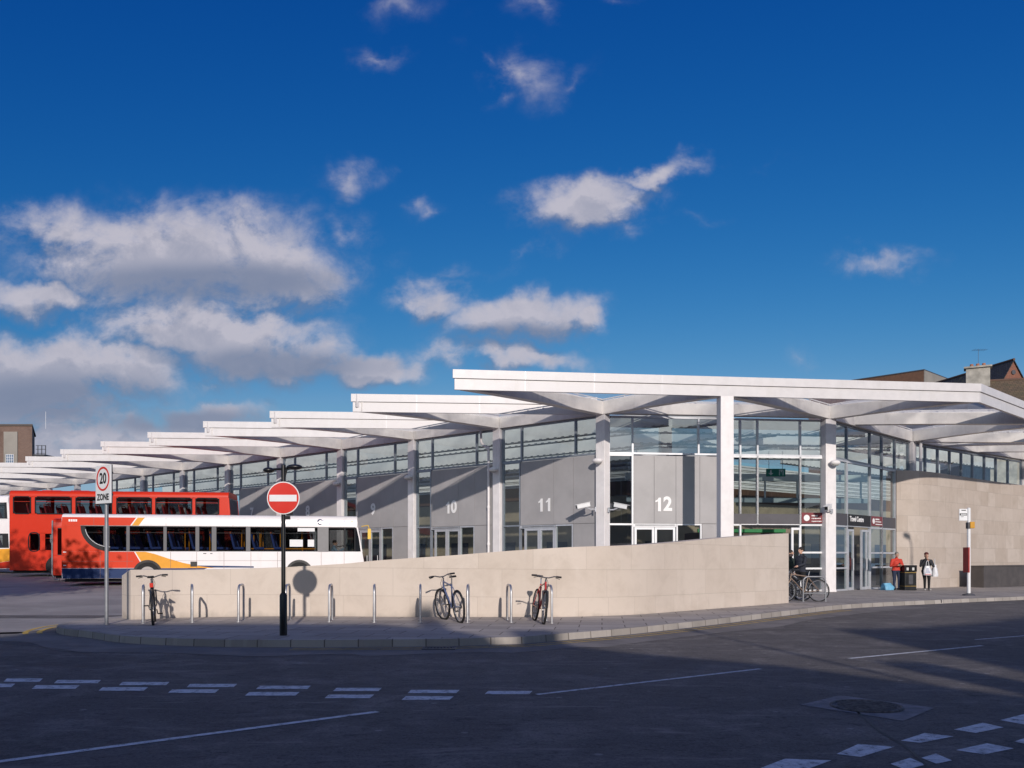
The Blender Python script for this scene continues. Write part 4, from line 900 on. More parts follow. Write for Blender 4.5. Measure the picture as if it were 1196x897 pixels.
# ---------------------------------------------------------------- people
SKIN = mat('skin', (.60, .36, .26), .55, var=.08); HAIRG = mat('grey_hair', (.20, .18, .16), .8, var=.3); HAIRD = mat('dark_red_hair', (.09, .018, .014), .7, var=.3); HAIRK = mat('dark_hair', (.02, .014, .011), .7, var=.3)
def person(label, loc, rz, J, clothes, hair, shoes, hair_style='short', extra=None, h=1.65, girth=1.0, group=None):
    """J: joint positions in metres for a figure facing -y; limbs are tapered and fused by a voxel remesh into one skin"""
    t = thing('person', label, 'person', loc, rz, group); b = MB(); segs = []
    V3 = Vector
    def limb(p, q, r0, r1, mi, n=6):
        p, q = V3(p), V3(q); b.tube([p.lerp(q, i / n) for i in range(n + 1)], [r0 + (r1 - r0) * i / n for i in range(n + 1)], 10)
        b.ell(p, (r0, r0, r0), 10, 8); b.ell(q, (r1, r1, r1), 10, 8); segs.append((p, q, (r0 + r1) / 2, mi))
    top, leg, sk, sh, mouth, eye = 0, 1, 2, 3, 4, 5
    g = girth
    # torso
    pel, wai, che, nek, hd = V3(J['pelvis']), V3(J['waist']), V3(J['chest']), V3(J['neck']), V3(J['head'])
    def torso(c, r, mi=top): b.ell(c, r, 14, 10)
    torso(pel, (.165 * g, .125 * g, .12)); torso(pel.lerp(wai, .5), (.165 * g, .12 * g, .13)); torso(wai, (.155 * g, .115 * g, .13)); torso(wai.lerp(che, .5), (.165 * g, .12 * g, .14)); torso(che, (.175 * g, .125 * g, .14))
    segs.append((pel, che, .16 * g, top)); segs.append((che, nek - V3((0, 0, .03)), .09, top))
    limb(che + V3((0, 0, .08)), nek, .085, .052, top); limb(nek, hd - V3((0, 0, .04)), .05, .05, sk)
    # head: skull, jaw, nose, ears
    b.ell(hd + V3((0, .01, .02)), (.074, .092, .098), 16, 12); b.ell(hd + V3((0, -.022, -.055)), (.052, .062, .062), 14, 10); b.tube([hd + V3((0, -.082, .012)), hd + V3((0, -.108, -.022))], [.010, .017], 8); b.ell(hd + V3((0, -.102, -.022)), (.018, .016, .012), 8, 6)
    for s_ in (-1, 1): b.ell(hd + V3((s_ * .076, .01, -.005)), (.012, .022, .034), 8, 8); b.ell(hd + V3((s_ * .03, -.082, .03)), (.02, .012, .008), 8, 6)
    segs.append((hd - V3((0, 0, .06)), hd + V3((0, 0, .06)), .09, sk))
    for s_, k in ((-1, 'R'), (1, 'L')):
        sh_, el, wr, hip, kn, an, toe = (V3(J[a + k]) for a in ('sho', 'elb', 'wri', 'hip', 'kne', 'ank', 'toe'))
        limb(che + V3((s_ * .07, 0, .10)), sh_, .075, .062, top); limb(sh_, el, .064 * g, .053, top); limb(el, wr, .052, .038, top)
        d = (wr - el).normalized(); limb(wr, wr + d * .05, .03, .036, sk)
        # palm, four fingers of different lengths and a thumb leaving the side of the palm
        palm = wr + d * .085; b.ell(palm, (.036, .034, .036), 10, 8); segs.append((wr + d * .05, palm, .035, sk))
        side = d.cross(V3((0, 0, 1))); side = side.normalized() if side.length > .1 else V3((1, 0, 0)); curl = V3(J.get('curl' + k, (0, -.5, .2)))
        for i, fl in enumerate((.062, .072, .068, .052)):
            o_ = palm + side * (i - 1.5) * .019 + d * .025; m_ = o_ + d * fl * .55 + curl * .01; e_ = m_ + (d * .4 + curl * .6) * fl * .5; limb(o_, m_, .010, .0095, sk, 2); limb(m_, e_, .0095, .008, sk, 2)
        o_ = wr + d * .055 - side * .03; limb(o_, o_ + d * .035 - side * .025, .012, .010, sk, 2); limb(o_ + d * .035 - side * .025, o_ + d * .065 - side * .022, .010, .009, sk, 2)
        limb(pel + V3((s_ * .05, 0, -.02)), hip, .12 * g, .105 * g, leg if not J.get('coat') else top); limb(hip, kn, .095 * g, .062, leg); limb(kn, an, .062, .045, leg)
        limb(an + V3((0, 0, -.02)), an + V3((0, 0, -.045)), .042, .04, sh, 2); f = (toe - an); f.z = 0
        limb(V3((an.x, an.y, .045)) - f * .25, V3((toe.x, toe.y, .036)), .042, .034, sh)
    mats = list(clothes) + [SKIN, shoes, mat('lips', (.30, .09, .08), .5), mat('eye_dark', (.02, .015, .012), .3)]
    o = b.build('tmp', mats, None); rm = o.modifiers.new('r', 'REMESH'); rm.mode = 'VOXEL'; rm.voxel_size = .0095; sm = o.modifiers.new('s', 'SMOOTH'); sm.factor = .5; sm.iterations = 3
    dg = bpy.context.evaluated_depsgraph_get(); me = bpy.data.meshes.new_from_object(o.evaluated_get(dg)); bpy.data.objects.remove(o)
    me.materials.clear(); [me.materials.append(q) for q in mats]
    eyes = [hd + V3((s_ * .031, -.086, .018)) for s_ in (-1, 1)]; mo = hd + V3((0, -.085, -.058))
    hem = J.get('hem', pel.z - .06)
    for p in me.polygons:
        c_ = p.center; best = 9; bi = 0
        for (a, q, r, mi) in segs:
            ab = q - a; tt = clamp((c_ - a).dot(ab) / max(ab.length_squared, 1e-9)); dd_ = (c_ - (a + ab * tt)).length - r
            if dd_ < best: best, bi = dd_, mi
        if bi in (top, leg) and abs(c_.x - pel.x) < .3 and c_.z < pel.z + .15: 
            armd = min((c_ - V3(J['wri' + k])).length for k in 'LR')
            if armd > .14: bi = top if c_.z > hem else leg
        if bi == sk:
            if min((c_ - e).length for e in eyes) < .0125: bi = eye
            elif abs(c_.z - mo.z) < .009 and abs(c_.x - mo.x) < .024 and c_.y < mo.y + .035: bi = mouth
        p.material_index = bi; p.use_smooth = True
    me.name = 'person_body'; bo = bpy.data.objects.new('body', me); COL.objects.link(bo); bo.parent = t
    hb = MB()
    if hair_style == 'short': hb.ell(hd + V3((0, .022, .035)), (.084, .098, .098), 18, 12, z0=-.25)
    elif hair_style == 'hat': hb.ell(hd + V3((0, .018, .05)), (.092, .105, .088), 18, 12, z0=-.2); hb.ell(hd + V3((0, .05, -.01)), (.082, .07, .10), 14, 10)
    hb.build('hair' if hair_style != 'hat' else 'hair', hair, t, smooth=True)
    return t
def stance(h=1.63, **kw):
    s_ = h / 1.63
    J = dict(pelvis=(0, 0, .88), waist=(0, 0, 1.03), chest=(0, .0, 1.19), neck=(0, .0, 1.40), head=(0, -.015, 1.525), shoR=(-.185, 0, 1.275), shoL=(.185, 0, 1.275), elbR=(-.24, .02, 1.03), elbL=(.24, .02, 1.03), wriR=(-.23, -.06, .83), wriL=(.23, -.06, .83),
             hipR=(-.095, 0, .83), hipL=(.095, 0, .83), kneR=(-.10, -.01, .47), kneL=(.10, -.01, .47), ankR=(-.105, .02, .085), ankL=(.105, .02, .085), toeR=(-.13, -.14, .04), toeL=(.13, -.14, .04))
    J.update(kw)
    return {k: (tuple(c * s_ for c in v) if isinstance(v, tuple) else v * s_ if isinstance(v, float) else v) for k, v in J.items()}
pz = lambda x, y: H(x, y) + .12
def at(px, d): return Vector(((px - CX) * d / F, d))
REDJ = mat('red_jacket', (.56, .045, .025), .7, var=.15, vs=9); NAVY = mat('navy_jeans', (.025, .035, .075), .85, var=.25, vs=12); COATK = mat('charcoal_jacket', (.028, .03, .036), .8, var=.3, vs=9); TROUK = mat('black_trousers', (.012, .012, .014), .85, var=.3, vs=9); SHOEK = mat('black_shoe', (.012, .011, .011), .5); SHOEW = mat('white_shoe', (.55, .52, .5), .6)
p = at(1047, 37.2)
person('person in a red jacket and dark jeans reading a phone beside the litter bin', (p.x, p.y, pz(p.x, p.y)), R(4), stance(1.64, elbR=(-.27, -.03, 1.03), elbL=(.27, -.03, 1.03), wriR=(-.09, -.24, 1.06), wriL=(.09, -.24, 1.06), head=(0, -.05, 1.515), hem=.84, curlR=(.6, -.3, .3), curlL=(-.6, -.3, .3)), (REDJ, NAVY), HAIRG, SHOEK, girth=1.14)
ph = p; b = MB(); b.box(-.035, .035, -.01, .01, -.07, .07); t = thing('phone', 'small dark phone held by the person in the red jacket', 'phone', (p.x + .0, p.y - .30, pz(p.x, p.y) + 1.10), R(4)); b.build('casing', BLACK, t, bevel=.004); b = MB(); b.box(-.031, .031, .0105, .012, -.06, .06); b.build('screen', mat('phone_screen', (.03, .03, .035), .1), t)
p = at(1082, 36.9); pw = Vector((p.x, p.y, pz(p.x, p.y)))
person('person in a charcoal jacket, hands at the mouth, carrying white bags', pw, R(-12), stance(1.62, elbR=(-.26, -.12, 1.06), elbL=(.27, -.08, 1.04), wriR=(-.07, -.20, 1.33), wriL=(.05, -.22, 1.27), kneR=(-.07, -.02, .47), ankR=(-.06, .03, .085), toeR=(-.09, -.13, .04), hem=.80, curlR=(.3, .2, .6), curlL=(-.4, .2, .6)), (COATK, TROUK), HAIRD, SHOEW, hair_style='hat', girth=1.12)
def bag(name, label, loc, rz, w, d, hh, m, handle=.2, cat='bag'):
    t = thing(name, label, cat, loc, rz); b = MB(); N = 14; rows = 6; vs = []; fs = []
    for j in range(rows + 1):
        v = j / rows; k = 1.0 - .45 * v ** 1.4 + .1 * math.sin(v * 3)
        for i in range(N):
            a = 2 * math.pi * i / N; wob = 1 + .07 * math.sin(3 * a + j * 1.3) + .04 * math.sin(5 * a - j)
            vs.append((w / 2 * k * wob * math.copysign(abs(math.cos(a)) ** .7, math.cos(a)), d / 2 * (k if v < .7 else .5) * wob * math.copysign(abs(math.sin(a)) ** .8, math.sin(a)), hh * v))
    for j in range(rows): fs += [(j * N + i, j * N + (i + 1) % N, (j + 1) * N + (i + 1) % N, (j + 1) * N + i) for i in range(N)]
    fs += [tuple(range(N - 1, -1, -1)), tuple(rows * N + i for i in range(N))]; b.add(vs, fs); b.build('sack', m, t, smooth=True, cut=60)
    if handle:
        b = MB(); b.tube(catmull([(-w * .18, 0, hh - .02), (-w * .12, 0, hh + handle * .7), (0, 0, hh + handle), (w * .12, 0, hh + handle * .7), (w * .18, 0, hh - .02)], 4), .012, 6); b.build('handle', m, t, smooth=True)
    return t
BAGW = mat('white_carrier_plastic', (.72, .72, .74), .4, var=.1, vs=12)
t = bag('carrier_bag', 'white printed carrier bag held in front of the charcoal jacket', (pw.x - .10, pw.y - .30, pw.z + .66), R(-8), .34, .16, .40, BAGW, .22)
b = MB()
for i in range(4): b.box(-.09 + .01 * i, .08 - .015 * i, -.084, -.076, .10 + i * .055, .13 + i * .055)
b.build('printed_panel', mat('bag_print', (.30, .34, .50), .5), t); b = MB(); b.box(-.12, .12, -.084, -.07, .02, .06); b.build('printed_band', mat('bag_print_red', (.55, .2, .22), .5), t)
bag('tote_bag', 'large plain white bag hanging at the side of the person in charcoal', (pw.x + .33, pw.y - .05, pw.z + .60), R(70), .36, .26, .50, BAGW, .26)
p = at(1036, 37.0); BAGB = mat('light_blue_bag', (.16, .42, .62), .5, var=.12, vs=8)
bag('shopping_bag', 'light blue bag slumped on the pavement by the glass doors', (p.x, p.y, pz(p.x, p.y)), R(10), .60, .36, .30, BAGB, 0)
p = at(935.5, 29.6)
person('person in a dark jacket standing behind the parked bicycles by the entrance', (p.x, p.y, pz(p.x, p.y)), R(-62), stance(1.70, elbL=(.22, -.08, 1.08), wriL=(.14, -.26, 1.02)), (mat('dark_blue_jacket', (.022, .026, .04), .8, var=.25), TROUK), HAIRK, SHOEK, girth=1.12)
p = at(923.5, 30.4)
person('person mostly hidden behind the end of the stone wall near the entrance', (p.x, p.y, pz(p.x, p.y)), R(40), stance(1.6), (mat('dark_green_jacket', (.02, .03, .022), .8, var=.25), TROUK), HAIRK, SHOEK, girth=1.1)
# driver, seated at the wheel of the single-decker (pose in bus axes, facing the nose)
dloc = Matrix.Translation(sd.location) @ Matrix.Rotation(rz, 4, 'Z') @ Vector((10.78, -.62, .62))
person('bus driver in a pale blue shirt seated in the red and white bus', dloc, rz + R(90), dict(pelvis=(0, .0, .52), waist=(0, .02, .66), chest=(0, .02, .86), neck=(0, -.01, 1.05), head=(0, -.04, 1.165), shoR=(-.19, .01, .95), shoL=(.19, .01, .95), elbR=(-.24, -.16, .76), elbL=(.24, -.16, .76), wriR=(-.15, -.40, .92), wriL=(.15, -.40, .92),
       hipR=(-.10, -.08, .50), hipL=(.10, -.08, .50), kneR=(-.12, -.46, .52), kneL=(.12, -.46, .52), ankR=(-.12, -.52, .10), ankL=(.12, -.52, .10), toeR=(-.13, -.68, .04), toeL=(.13, -.68, .04), hem=.46), (mat('pale_blue_shirt', (.26, .38, .50), .8, var=.1), NAVY), HAIRK, SHOEK)
b = MB(); b.box(10.55, 11.0, -.86, -.38, .98, 1.10); b.box(10.5, 10.6, -.84, -.40, 1.08, 1.75); b.build('driver_seat', INTD, sd, bevel=.03)
for px, d, lb in ((624, 44.0, 'person in dark clothes waiting inside behind the left door of bay 11'), (635.5, 44.5, 'person in dark clothes waiting inside behind the right door of bay 11')):
    q = at(px, d); person(lb, (q.x, q.y, .13), R(20), stance(1.66), (COATK, TROUK), HAIRK, SHOEK)
# ---------------------------------------------------------------- bicycles and stands
SPOKE = mat('spoke_steel', (.45, .45, .46), .35, .8)
def bike(label, loc, rz, lean, fm, steer=0.0, style='mtb', guard=False, group='bicycles left at the station', red_lamp=False):
    """nose along +x, rear axle at the origin"""
    t = thing('bicycle', label, 'bicycle', loc, rz, group); t.rotation_euler = (R(lean), 0, rz)
    wr = .335; fx = 1.04; bb = Vector((.44, 0, .285)); st_ = Vector((.30, 0, .80)); ht = Vector((.835, 0, .86)); hl = Vector((.875, 0, .70)); ra = Vector((0, 0, wr)); fa_ = Vector((fx, 0, wr))
    ax = (ht - hl).normalized(); SM = Matrix.Rotation(R(steer), 3, ax)
    sv = lambda p: hl + SM @ (Vector(p) - hl)
    def wheel(c, tr):
        w = MB(); N = 32
        w.tube([tr(c + Vector((wr * math.cos(2 * math.pi * k / N), 0, wr * math.sin(2 * math.pi * k / N)))) for k in range(N)], .024 if style == 'mtb' else .017, 8, closed=True)
        o = w.build('wheel', RUBBER, t, smooth=True)
        r = MB(); r.tube([tr(c + Vector(((wr - .032) * math.cos(2 * math.pi * k / N), 0, (wr - .032) * math.sin(2 * math.pi * k / N)))) for k in range(N)], .012, 6, closed=True)
        for k in range(24):
            a = 2 * math.pi * k / 24; s_ = .03 if k % 2 else -.03
            r.tube([tr(c + Vector((.02 * math.cos(a + .8), s_, .02 * math.sin(a + .8)))), tr(c + Vector(((wr - .03) * math.cos(a), 0, (wr - .03) * math.sin(a))))], .0022, 4)
        r.tube([tr(c + Vector((0, -.05, 0))), tr(c + Vector((0, .05, 0)))], .022, 8); r.build('rim', SPOKE, o, smooth=True)
    I = lambda p: Vector(p)
    wheel(ra, I); wheel(fa_, sv)
    b = MB(); tr_ = .017
    b.tube([bb, st_], tr_, 8); b.tube([st_ - Vector((-.015, 0, .04)), ht - Vector((0, 0, .02))], tr_, 8); b.tube([hl + Vector((-.005, 0, .03)), bb], .021, 8); b.tube([hl, ht], .021, 8)
    for s_ in (-1, 1): b.tube([bb + Vector((0, s_ * .03, 0)), ra + Vector((.0, s_ * .06, 0))], .010, 6); b.tube([st_ + Vector((.01, s_ * .02, -.06)), ra + Vector((0, s_ * .06, 0))], .009, 6)
    b.build('frame', fm, t, smooth=True)
    b = MB(); crown = hl + (hl - ht).normalized() * .03
    for s_ in (-1, 1): b.tube([sv(crown + Vector((0, s_ * .055, 0))), sv(fa_ + Vector((-.03, s_ * .058, .16))), sv(fa_ + Vector((0, s_ * .055, 0)))], [.016, .014, .010], 8)
    b.tube([sv(crown + Vector((0, -.06, 0))), sv(crown + Vector((0, .06, 0)))], .016, 8); b.build('fork', fm if style != 'mtb' else DARKG, t, smooth=True)
    b = MB(); top = ht + ax * .06; stem = top + Vector((.07, 0, .03))
    b.tube([sv(ht), sv(top), sv(stem)], .015, 8)
    if style == 'mtb': path = [(-.02, -.31, .03), (.0, -.16, .035), (0, -.05, 0), (0, .05, 0), (0, .16, .035), (-.02, .31, .03)]
    else: path = [(-.05, -.21, -.10), (.07, -.21, -.06), (.06, -.2, .0), (0, -.14, .01), (0, .14, .01), (.06, .2, 0), (.07, .21, -.06), (-.05, .21, -.10)]
    b.tube([sv(stem + Vector(p)) for p in path], .0125, 8)
    hb = b.build('handlebar', DARKG, t, smooth=True)
    for s_ in (-1, 1):
        g = MB(); g.tube([sv(stem + Vector((-.01, s_ * .20, .034))), sv(stem + Vector((-.02, s_ * .31, .03)))], .019, 8); g.tube([sv(stem + Vector((.05, s_ * .18, .01))), sv(stem + Vector((.06, s_ * .27, -.01)))], .008, 6); g.build('grip', BLACK, hb)
    b = MB(); sp = st_ + (st_ - bb).normalized() * .13; b.tube([st_, sp], .0135, 8); b.build('seat_post', SPOKE, t, smooth=True)
    b = MB(); b.add([(sp.x - .13, -.075, sp.z + .02), (sp.x - .13, .075, sp.z + .02), (sp.x - .02, .06, sp.z + .015), (sp.x + .14, .018, sp.z + .01), (sp.x + .14, -.018, sp.z + .01), (sp.x - .02, -.06, sp.z + .015), (sp.x - .14, -.06, sp.z + .065), (sp.x - .14, .06, sp.z + .065), (sp.x - .02, .035, sp.z + .055), (sp.x + .13, .01, sp.z + .045), (sp.x + .13, -.01, sp.z + .045), (sp.x - .02, -.035, sp.z + .055)],
        [(0, 1, 2, 3, 4, 5)[::-1], (6, 7, 8, 9, 10, 11), (0, 1, 7, 6), (1, 2, 8, 7), (2, 3, 9, 8), (3, 4, 10, 9), (4, 5, 11, 10), (5, 0, 6, 11)]); b.build('saddle', BLACK, t, smooth=True, bevel=.012)
    b = MB(); b.disc(bb + Vector((0, -.05, 0)), .09, (0, 1, 0), .006, 24); a = R(35); d = Vector((math.cos(a), 0, -math.sin(a))) * .17
    b.tube([bb + Vector((0, -.07, 0)), bb + d + Vector((0, -.08, 0))], .011, 6); b.tube([bb + Vector((0, .06, 0)), bb - d + Vector((0, .08, 0))], .011, 6)
    b.tube([bb + Vector((0, -.05, .09)), ra + Vector((0, -.05, .04))], .005, 4); b.tube([bb + Vector((0, -.05, -.09)), ra + Vector((0, -.05, -.04))], .005, 4); b.disc(ra + Vector((0, -.05, 0)), .045, (0, 1, 0), .02, 16)
    ck = b.build('crankset', DARKG, t, smooth=True)
    for q in (bb + d + Vector((0, -.13, 0)), bb - d + Vector((0, .13, 0))): g = MB(); g.box(q.x - .045, q.x + .045, q.y - .045, q.y + .045, q.z - .012, q.z + .012); g.build('pedal', BLACK, ck)
    b = MB()
    b.tube([ht + Vector((.02, .02, .05)), ht + Vector((.10, .04, -.06)), hl + Vector((.03, .03, .02)), bb + Vector((.1, .02, .12))], .004, 5); b.tube([ht + Vector((.02, -.02, .05)), ht + Vector((.12, -.05, -.05)), sv(crown + Vector((.03, 0, -.04)))], .004, 5); b.build('brake_cable', BLACK, t, smooth=True)
    if guard:
        for c, tr, a0, a1 in ((ra, I, 20, 165), (fa_, sv, 40, 150)):
            b = MB(); pts = [c + Vector(((wr + .045) * math.cos(R(a0 + (a1 - a0) * k / 12)), 0, (wr + .045) * math.sin(R(a0 + (a1 - a0) * k / 12)))) for k in range(13)]
            b.tube([tr(p) for p in pts], .014, 6); b.build('mudguard', BLACK, t, smooth=True)
    if red_lamp:
        b = MB(); b.box(st_.x - .09, st_.x - .03, -.035, .035, st_.z - .05, st_.z + .04); b.build('rear_lamp', mat('red_lens', (.6, .03, .015), .25), t, bevel=.008)
    return t
def by(px, py): return G(px, py, .12)
STD = []
def stand(px, py, ang, label, sp='bike stands along the curved wall', w=.72, h=.77, rail=False, m=STAIN, loc=None):
    q = loc or by(px, py); t = thing('bike_stand', label, 'bike stand', (q.x, q.y, .12), ang, sp); b = MB(); r = .16
    path = [(0, 0, -.05), (0, 0, h - r)] + [(r - r * math.cos(R(a)), 0, h - r + r * math.sin(R(a))) for a in (22, 45, 68, 90)] + [(w - r + r * math.sin(R(a)), 0, h - r + r * math.cos(R(a))) for a in (0, 22, 45, 68, 90)] + [(w, 0, -.05)]
    b.tube(path, .025, 10); b.build('hoop', m, t, smooth=True)
    if rail: b = MB(); b.tube([(0, 0, .25), (w, 0, .25)], .02, 8); b.build('rail', m, t, smooth=True)
    b = MB()
    for x in (0, w): b.tube([(x, 0, 0), (x, 0, .012)], .05, 14)
    b.build('base_flange', m, t)
    return t
for px, py, ang, lb in ((167, 728.5, 112, 'steel hoop bike stand touching the bicycle at the left end of the wall'), (224.5, 727, 111.5, 'steel hoop bike stand left of the no entry sign, next to the leftmost bicycle'), (278.5, 726.5, 99, 'steel hoop bike stand just left of the no entry sign'), (333.8, 726.5, 98, 'steel hoop bike stand half hidden behind the no entry post'),
                        (384.5, 726.5, 97, 'steel hoop bike stand just right of the no entry post and the round shadow'), (437, 727, 98, 'steel hoop bike stand midway between the no entry post and the blue bicycle'), (491, 727, 96, 'steel hoop bike stand just left of the blue bicycle'), (546, 727, 91, 'steel hoop bike stand just right of the blue bicycle'), (597, 727, 97, 'empty steel hoop bike stand left of the red bicycle'), (644.5, 728, 97, 'steel hoop bike stand right beside the red bicycle')):
    stand(px, py, R(ang), lb)
q = by(179, 730); bike('black bicycle with a red rear lamp leaning at the left end of the wall', (q.x, q.y, .12), R(111), -3, mat('bike_black', (.02, .02, .022), .35), steer=0, red_lamp=True, guard=True)
q = by(537.5, 727.3); bike('blue grey mountain bicycle leaning on its stand below bay 10', (q.x, q.y, .12), R(113), -6, mat('bike_blue', (.10, .13, .24), .35, coat=.5), steer=8)
q = by(633, 729); d_ = Vector((.15, -.989)); bike('red bicycle facing the road beside its stand below bay 11', (q.x - d_.x * 1.04 + .03, q.y - d_.y * 1.04, .12), math.atan2(-.989, .15), -6, mat('bike_red', (.50, .03, .025), .35, coat=.5), steer=-5)
sl = 'bike stands by the entrance'
q = by(938, 702.5); stand(0, 0, R(2), 'grey bike stand with a lower rail in front of the pale bicycle', sl, w=.70, h=.76, rail=True, m=GALV, loc=q)
q2 = Vector((q.x - .55, q.y + .95, .12)); stand(0, 0, R(2), 'grey bike stand with a lower rail close to the wall end', sl, w=.70, h=.76, rail=True, m=GALV, loc=q2)
q = Vector((9.38 - 1.04, 26.35, .12)); bike('pale copper framed bicycle locked to the stand by the entrance', (9.42, 26.3, .12), R(183), 3, mat('bike_copper', (.42, .30, .22), .3, .5), style='road', guard=False)
bike('black bicycle behind the pale one at the entrance stand', (9.1, 26.85, .12), R(186), -3, mat('bike_black', (.02, .02, .022), .35), guard=True)
bike('silver bicycle at the entrance stand nearest the wall end', (9.15, 27.35, .12), R(178), 4, mat('bike_silver', (.45, .45, .46), .35, .6), style='road')

# ---------------------------------------------------------------- signs and street furniture
q = by(331, 742); t = thing('no_entry_sign', 'red round no entry sign with white bar on a black post', 'road sign', q)
b = MB(); b.tube([(0, 0, 0), (0, 0, .70), (0, 0, .74)], [.066, .066, .045], 14); b.tube([(0, 0, .74), (0, 0, 2.98)], .038, 12); b.build('post', BLACK, t, smooth=True)
b = MB(); b.disc((.02, -.075, 2.40), .285, (0, 1, 0), .012, 48); pl = b.build('sign_plate', SIGNW, t)
b = MB(); b.disc((.02, -.084, 2.40), .268, (0, 1, 0), .006, 48); b.build('red_disc', SIGNR, pl)
b = MB(); b.box(-.22, .255, -.0905, -.0875, 2.34, 2.455); b.build('white_bar', SIGNW, pl)
b = MB()
for z in (2.22, 2.58): b.box(-.15, .19, -.068, .05, z - .02, z + .02)
b.build('clamp', BLACK, t)
b = MB(); b.tube([(-.28, .02, 2.90), (.27, .0, 2.94)], .022, 8); b.tube([(.0, 0, 2.70), (.06, .0, 2.9)], .016, 8); b.build('lamp_arm', BLACK, t, smooth=True)
for (x, z, w) in ((-.25, 2.89, .10), (.20, 2.945, .14)): b = MB(); b.ell((x, -.02, z), (w, .10, .05), 16, 10); b.build('sign_lamp', BLACK, t, smooth=True)
b = MB(); b.box(.03, .11, -.02, .05, 2.03, 2.09); b.build('lamp_bracket', BLACK, t)

q = by(124.5, 729.5); t = thing('speed_limit_sign', 'white 20 zone sign with red ring on a grey post', 'road sign', q); an = R(-36)
b = MB(); b.tube([(0, 0, 0), (0, 0, 3.18)], .038, 14); b.tube([(0, 0, 0), (0, 0, .03)], .055, 14); b.build('post', GALV, t, smooth=True)
u = Vector((math.cos(an), math.sin(an), 0)); nn = Vector((-u.y, u.x, 0)); zc = 2.85
b = MB(); b.obox((0, 0), u, nn, -.29, .29, -.075, -.05, zc - .40, zc + .37); pl = b.build('sign_plate', SIGNW, t, bevel=.008)
b = MB(); b.obox((0, 0), u, nn, -.295, .295, -.049, -.035, zc - .405, zc + .375); b.obox((0, 0), u, nn, -.2, .2, -.035, .03, zc + .2, zc + .24); b.obox((0, 0), u, nn, -.2, .2, -.035, .03, zc - .24, zc - .2); b.build('sign_back', DARKG, t)
b = MB(); N = 40; c_ = -nn * .0765 + Vector((0, 0, zc + .10))
vs = []; fs = []
for k in range(N):
    a = 2 * math.pi * k / N; dr = u * math.cos(a) + Vector((0, 0, math.sin(a)))
    vs += [c_ + dr * .245, c_ + dr * .205, c_ + dr * .245 - nn * .003, c_ + dr * .205 - nn * .003]
for k in range(N):
    j = (k + 1) % N; fs += [(4 * k + 2, 4 * j + 2, 4 * j + 3, 4 * k + 3), (4 * k, 4 * k + 1, 4 * j + 1, 4 * j), (4 * k, 4 * j, 4 * j + 2, 4 * k + 2), (4 * k + 1, 4 * k + 3, 4 * j + 3, 4 * j + 1)]
b.add(vs, fs); b.build('red_ring', SIGNR, pl)
text_mesh('sign_number', '20', .30, SIGNK, pl, -nn * .078 + Vector((0, 0, zc + .10)), u, (0, 0, 1), bold=.008, squeeze=.86, extrude=.001)
text_mesh('sign_word', 'ZONE', .175, SIGNK, pl, -nn * .078 + Vector((0, 0, zc - .275)), u, (0, 0, 1), bold=.006, squeeze=.92, extrude=.001)

d = 31.6; q = at(1131.5, d); t = thing('bus_stop', 'white bus stop pole with flag and small yellow box by the kerb', 'bus stop', (q.x, q.y, pz(q.x, q.y)))
b = MB(); b.tube([(0, 0, 0), (0, 0, 3.22)], .062, 16); b.ell((0, 0, 3.22), (.062, .062, .025), 16, 8); b.build('pole', SIGNW, t, smooth=True)
b = MB(); b.box(-.36, -.06, -.02, .02, 2.76, 3.20); fl_ = b.build('flag', SIGNW, t, bevel=.012)
b = MB(); b.box(-.345, -.075, -.025, -.0205, 2.955, 3.035); b.box(-.28, -.12, -.025, -.0205, 3.13, 3.16); b.box(-.30, -.2, -.025, -.0205, 2.90, 2.915); b.build('flag_band', SIGNK, fl_)
b = MB()
x = -.30
while x < -.11: w = random.uniform(.015, .03); b.box(x, x + w, -.029, -.0255, 2.975, 3.015); x += w + .012
b.build('flag_lettering', SIGNW, fl_)
b = MB(); b.box(.0, .17, -.11, .03, 2.48, 2.72); b.build('yellow_box', mat('amber_box', (.62, .30, .02), .4), t, bevel=.015); b = MB(); b.box(-.07, .02, -.08, .08, 2.47, 2.70); b.build('box_clamp', DARKG, t)
b = MB(); b.box(-.115, -.065, -.2, .2, .85, 1.78); b.build('timetable_case', mat('red_case', (.40, .035, .03), .4), t, bevel=.01)
b = MB(); b.tube([(0, 0, 0), (0, 0, .05), (0, 0, .09)], [.23, .2, .07], 20); b.build('base', DARKG, t, smooth=True)

q = at(1060.5, 37.0); t = thing('litter_bin', 'black double litter bin with gold bands between the two people', 'litter bin', (q.x, q.y, pz(q.x, q.y)), R(8)); GOLD = mat('gold_band', (.55, .36, .10), .35, .7)
b = MB(); b.box(-.27, .27, -.2, .2, 0.03, .80); b.box(-.24, .24, -.17, .17, .80, 1.02); b.box(-.28, .28, -.21, .21, 0, .06); bd = b.build('bin_body', BLACK, t, bevel=.02)
b = MB(); b.box(-.285, .285, -.215, .215, 1.02, 1.08); b.box(-.285, -.23, -.215, -.16, .8, 1.02); b.box(.23, .285, -.215, -.16, .8, 1.02); b.box(-.03, .03, -.215, -.16, .8, 1.02); b.build('lid', BLACK, t, bevel=.012)
b = MB(); b.box(-.272, .272, -.203, .203, .75, .775); b.box(-.272, .272, -.203, .203, .17, .19); b.build('band', GOLD, t)
for x in (-.13, .13): b = MB(); b.box(x - .05, x + .05, -.18, -.172, .86, .98); b.build('emblem_plate', mat('bin_emblem', (.6, .6, .58), .4), t)
b = MB(); b.box(-.10, .10, -.21, -.202, .26, .68); b.build('door_panel', DARKG, t, bevel=.01)

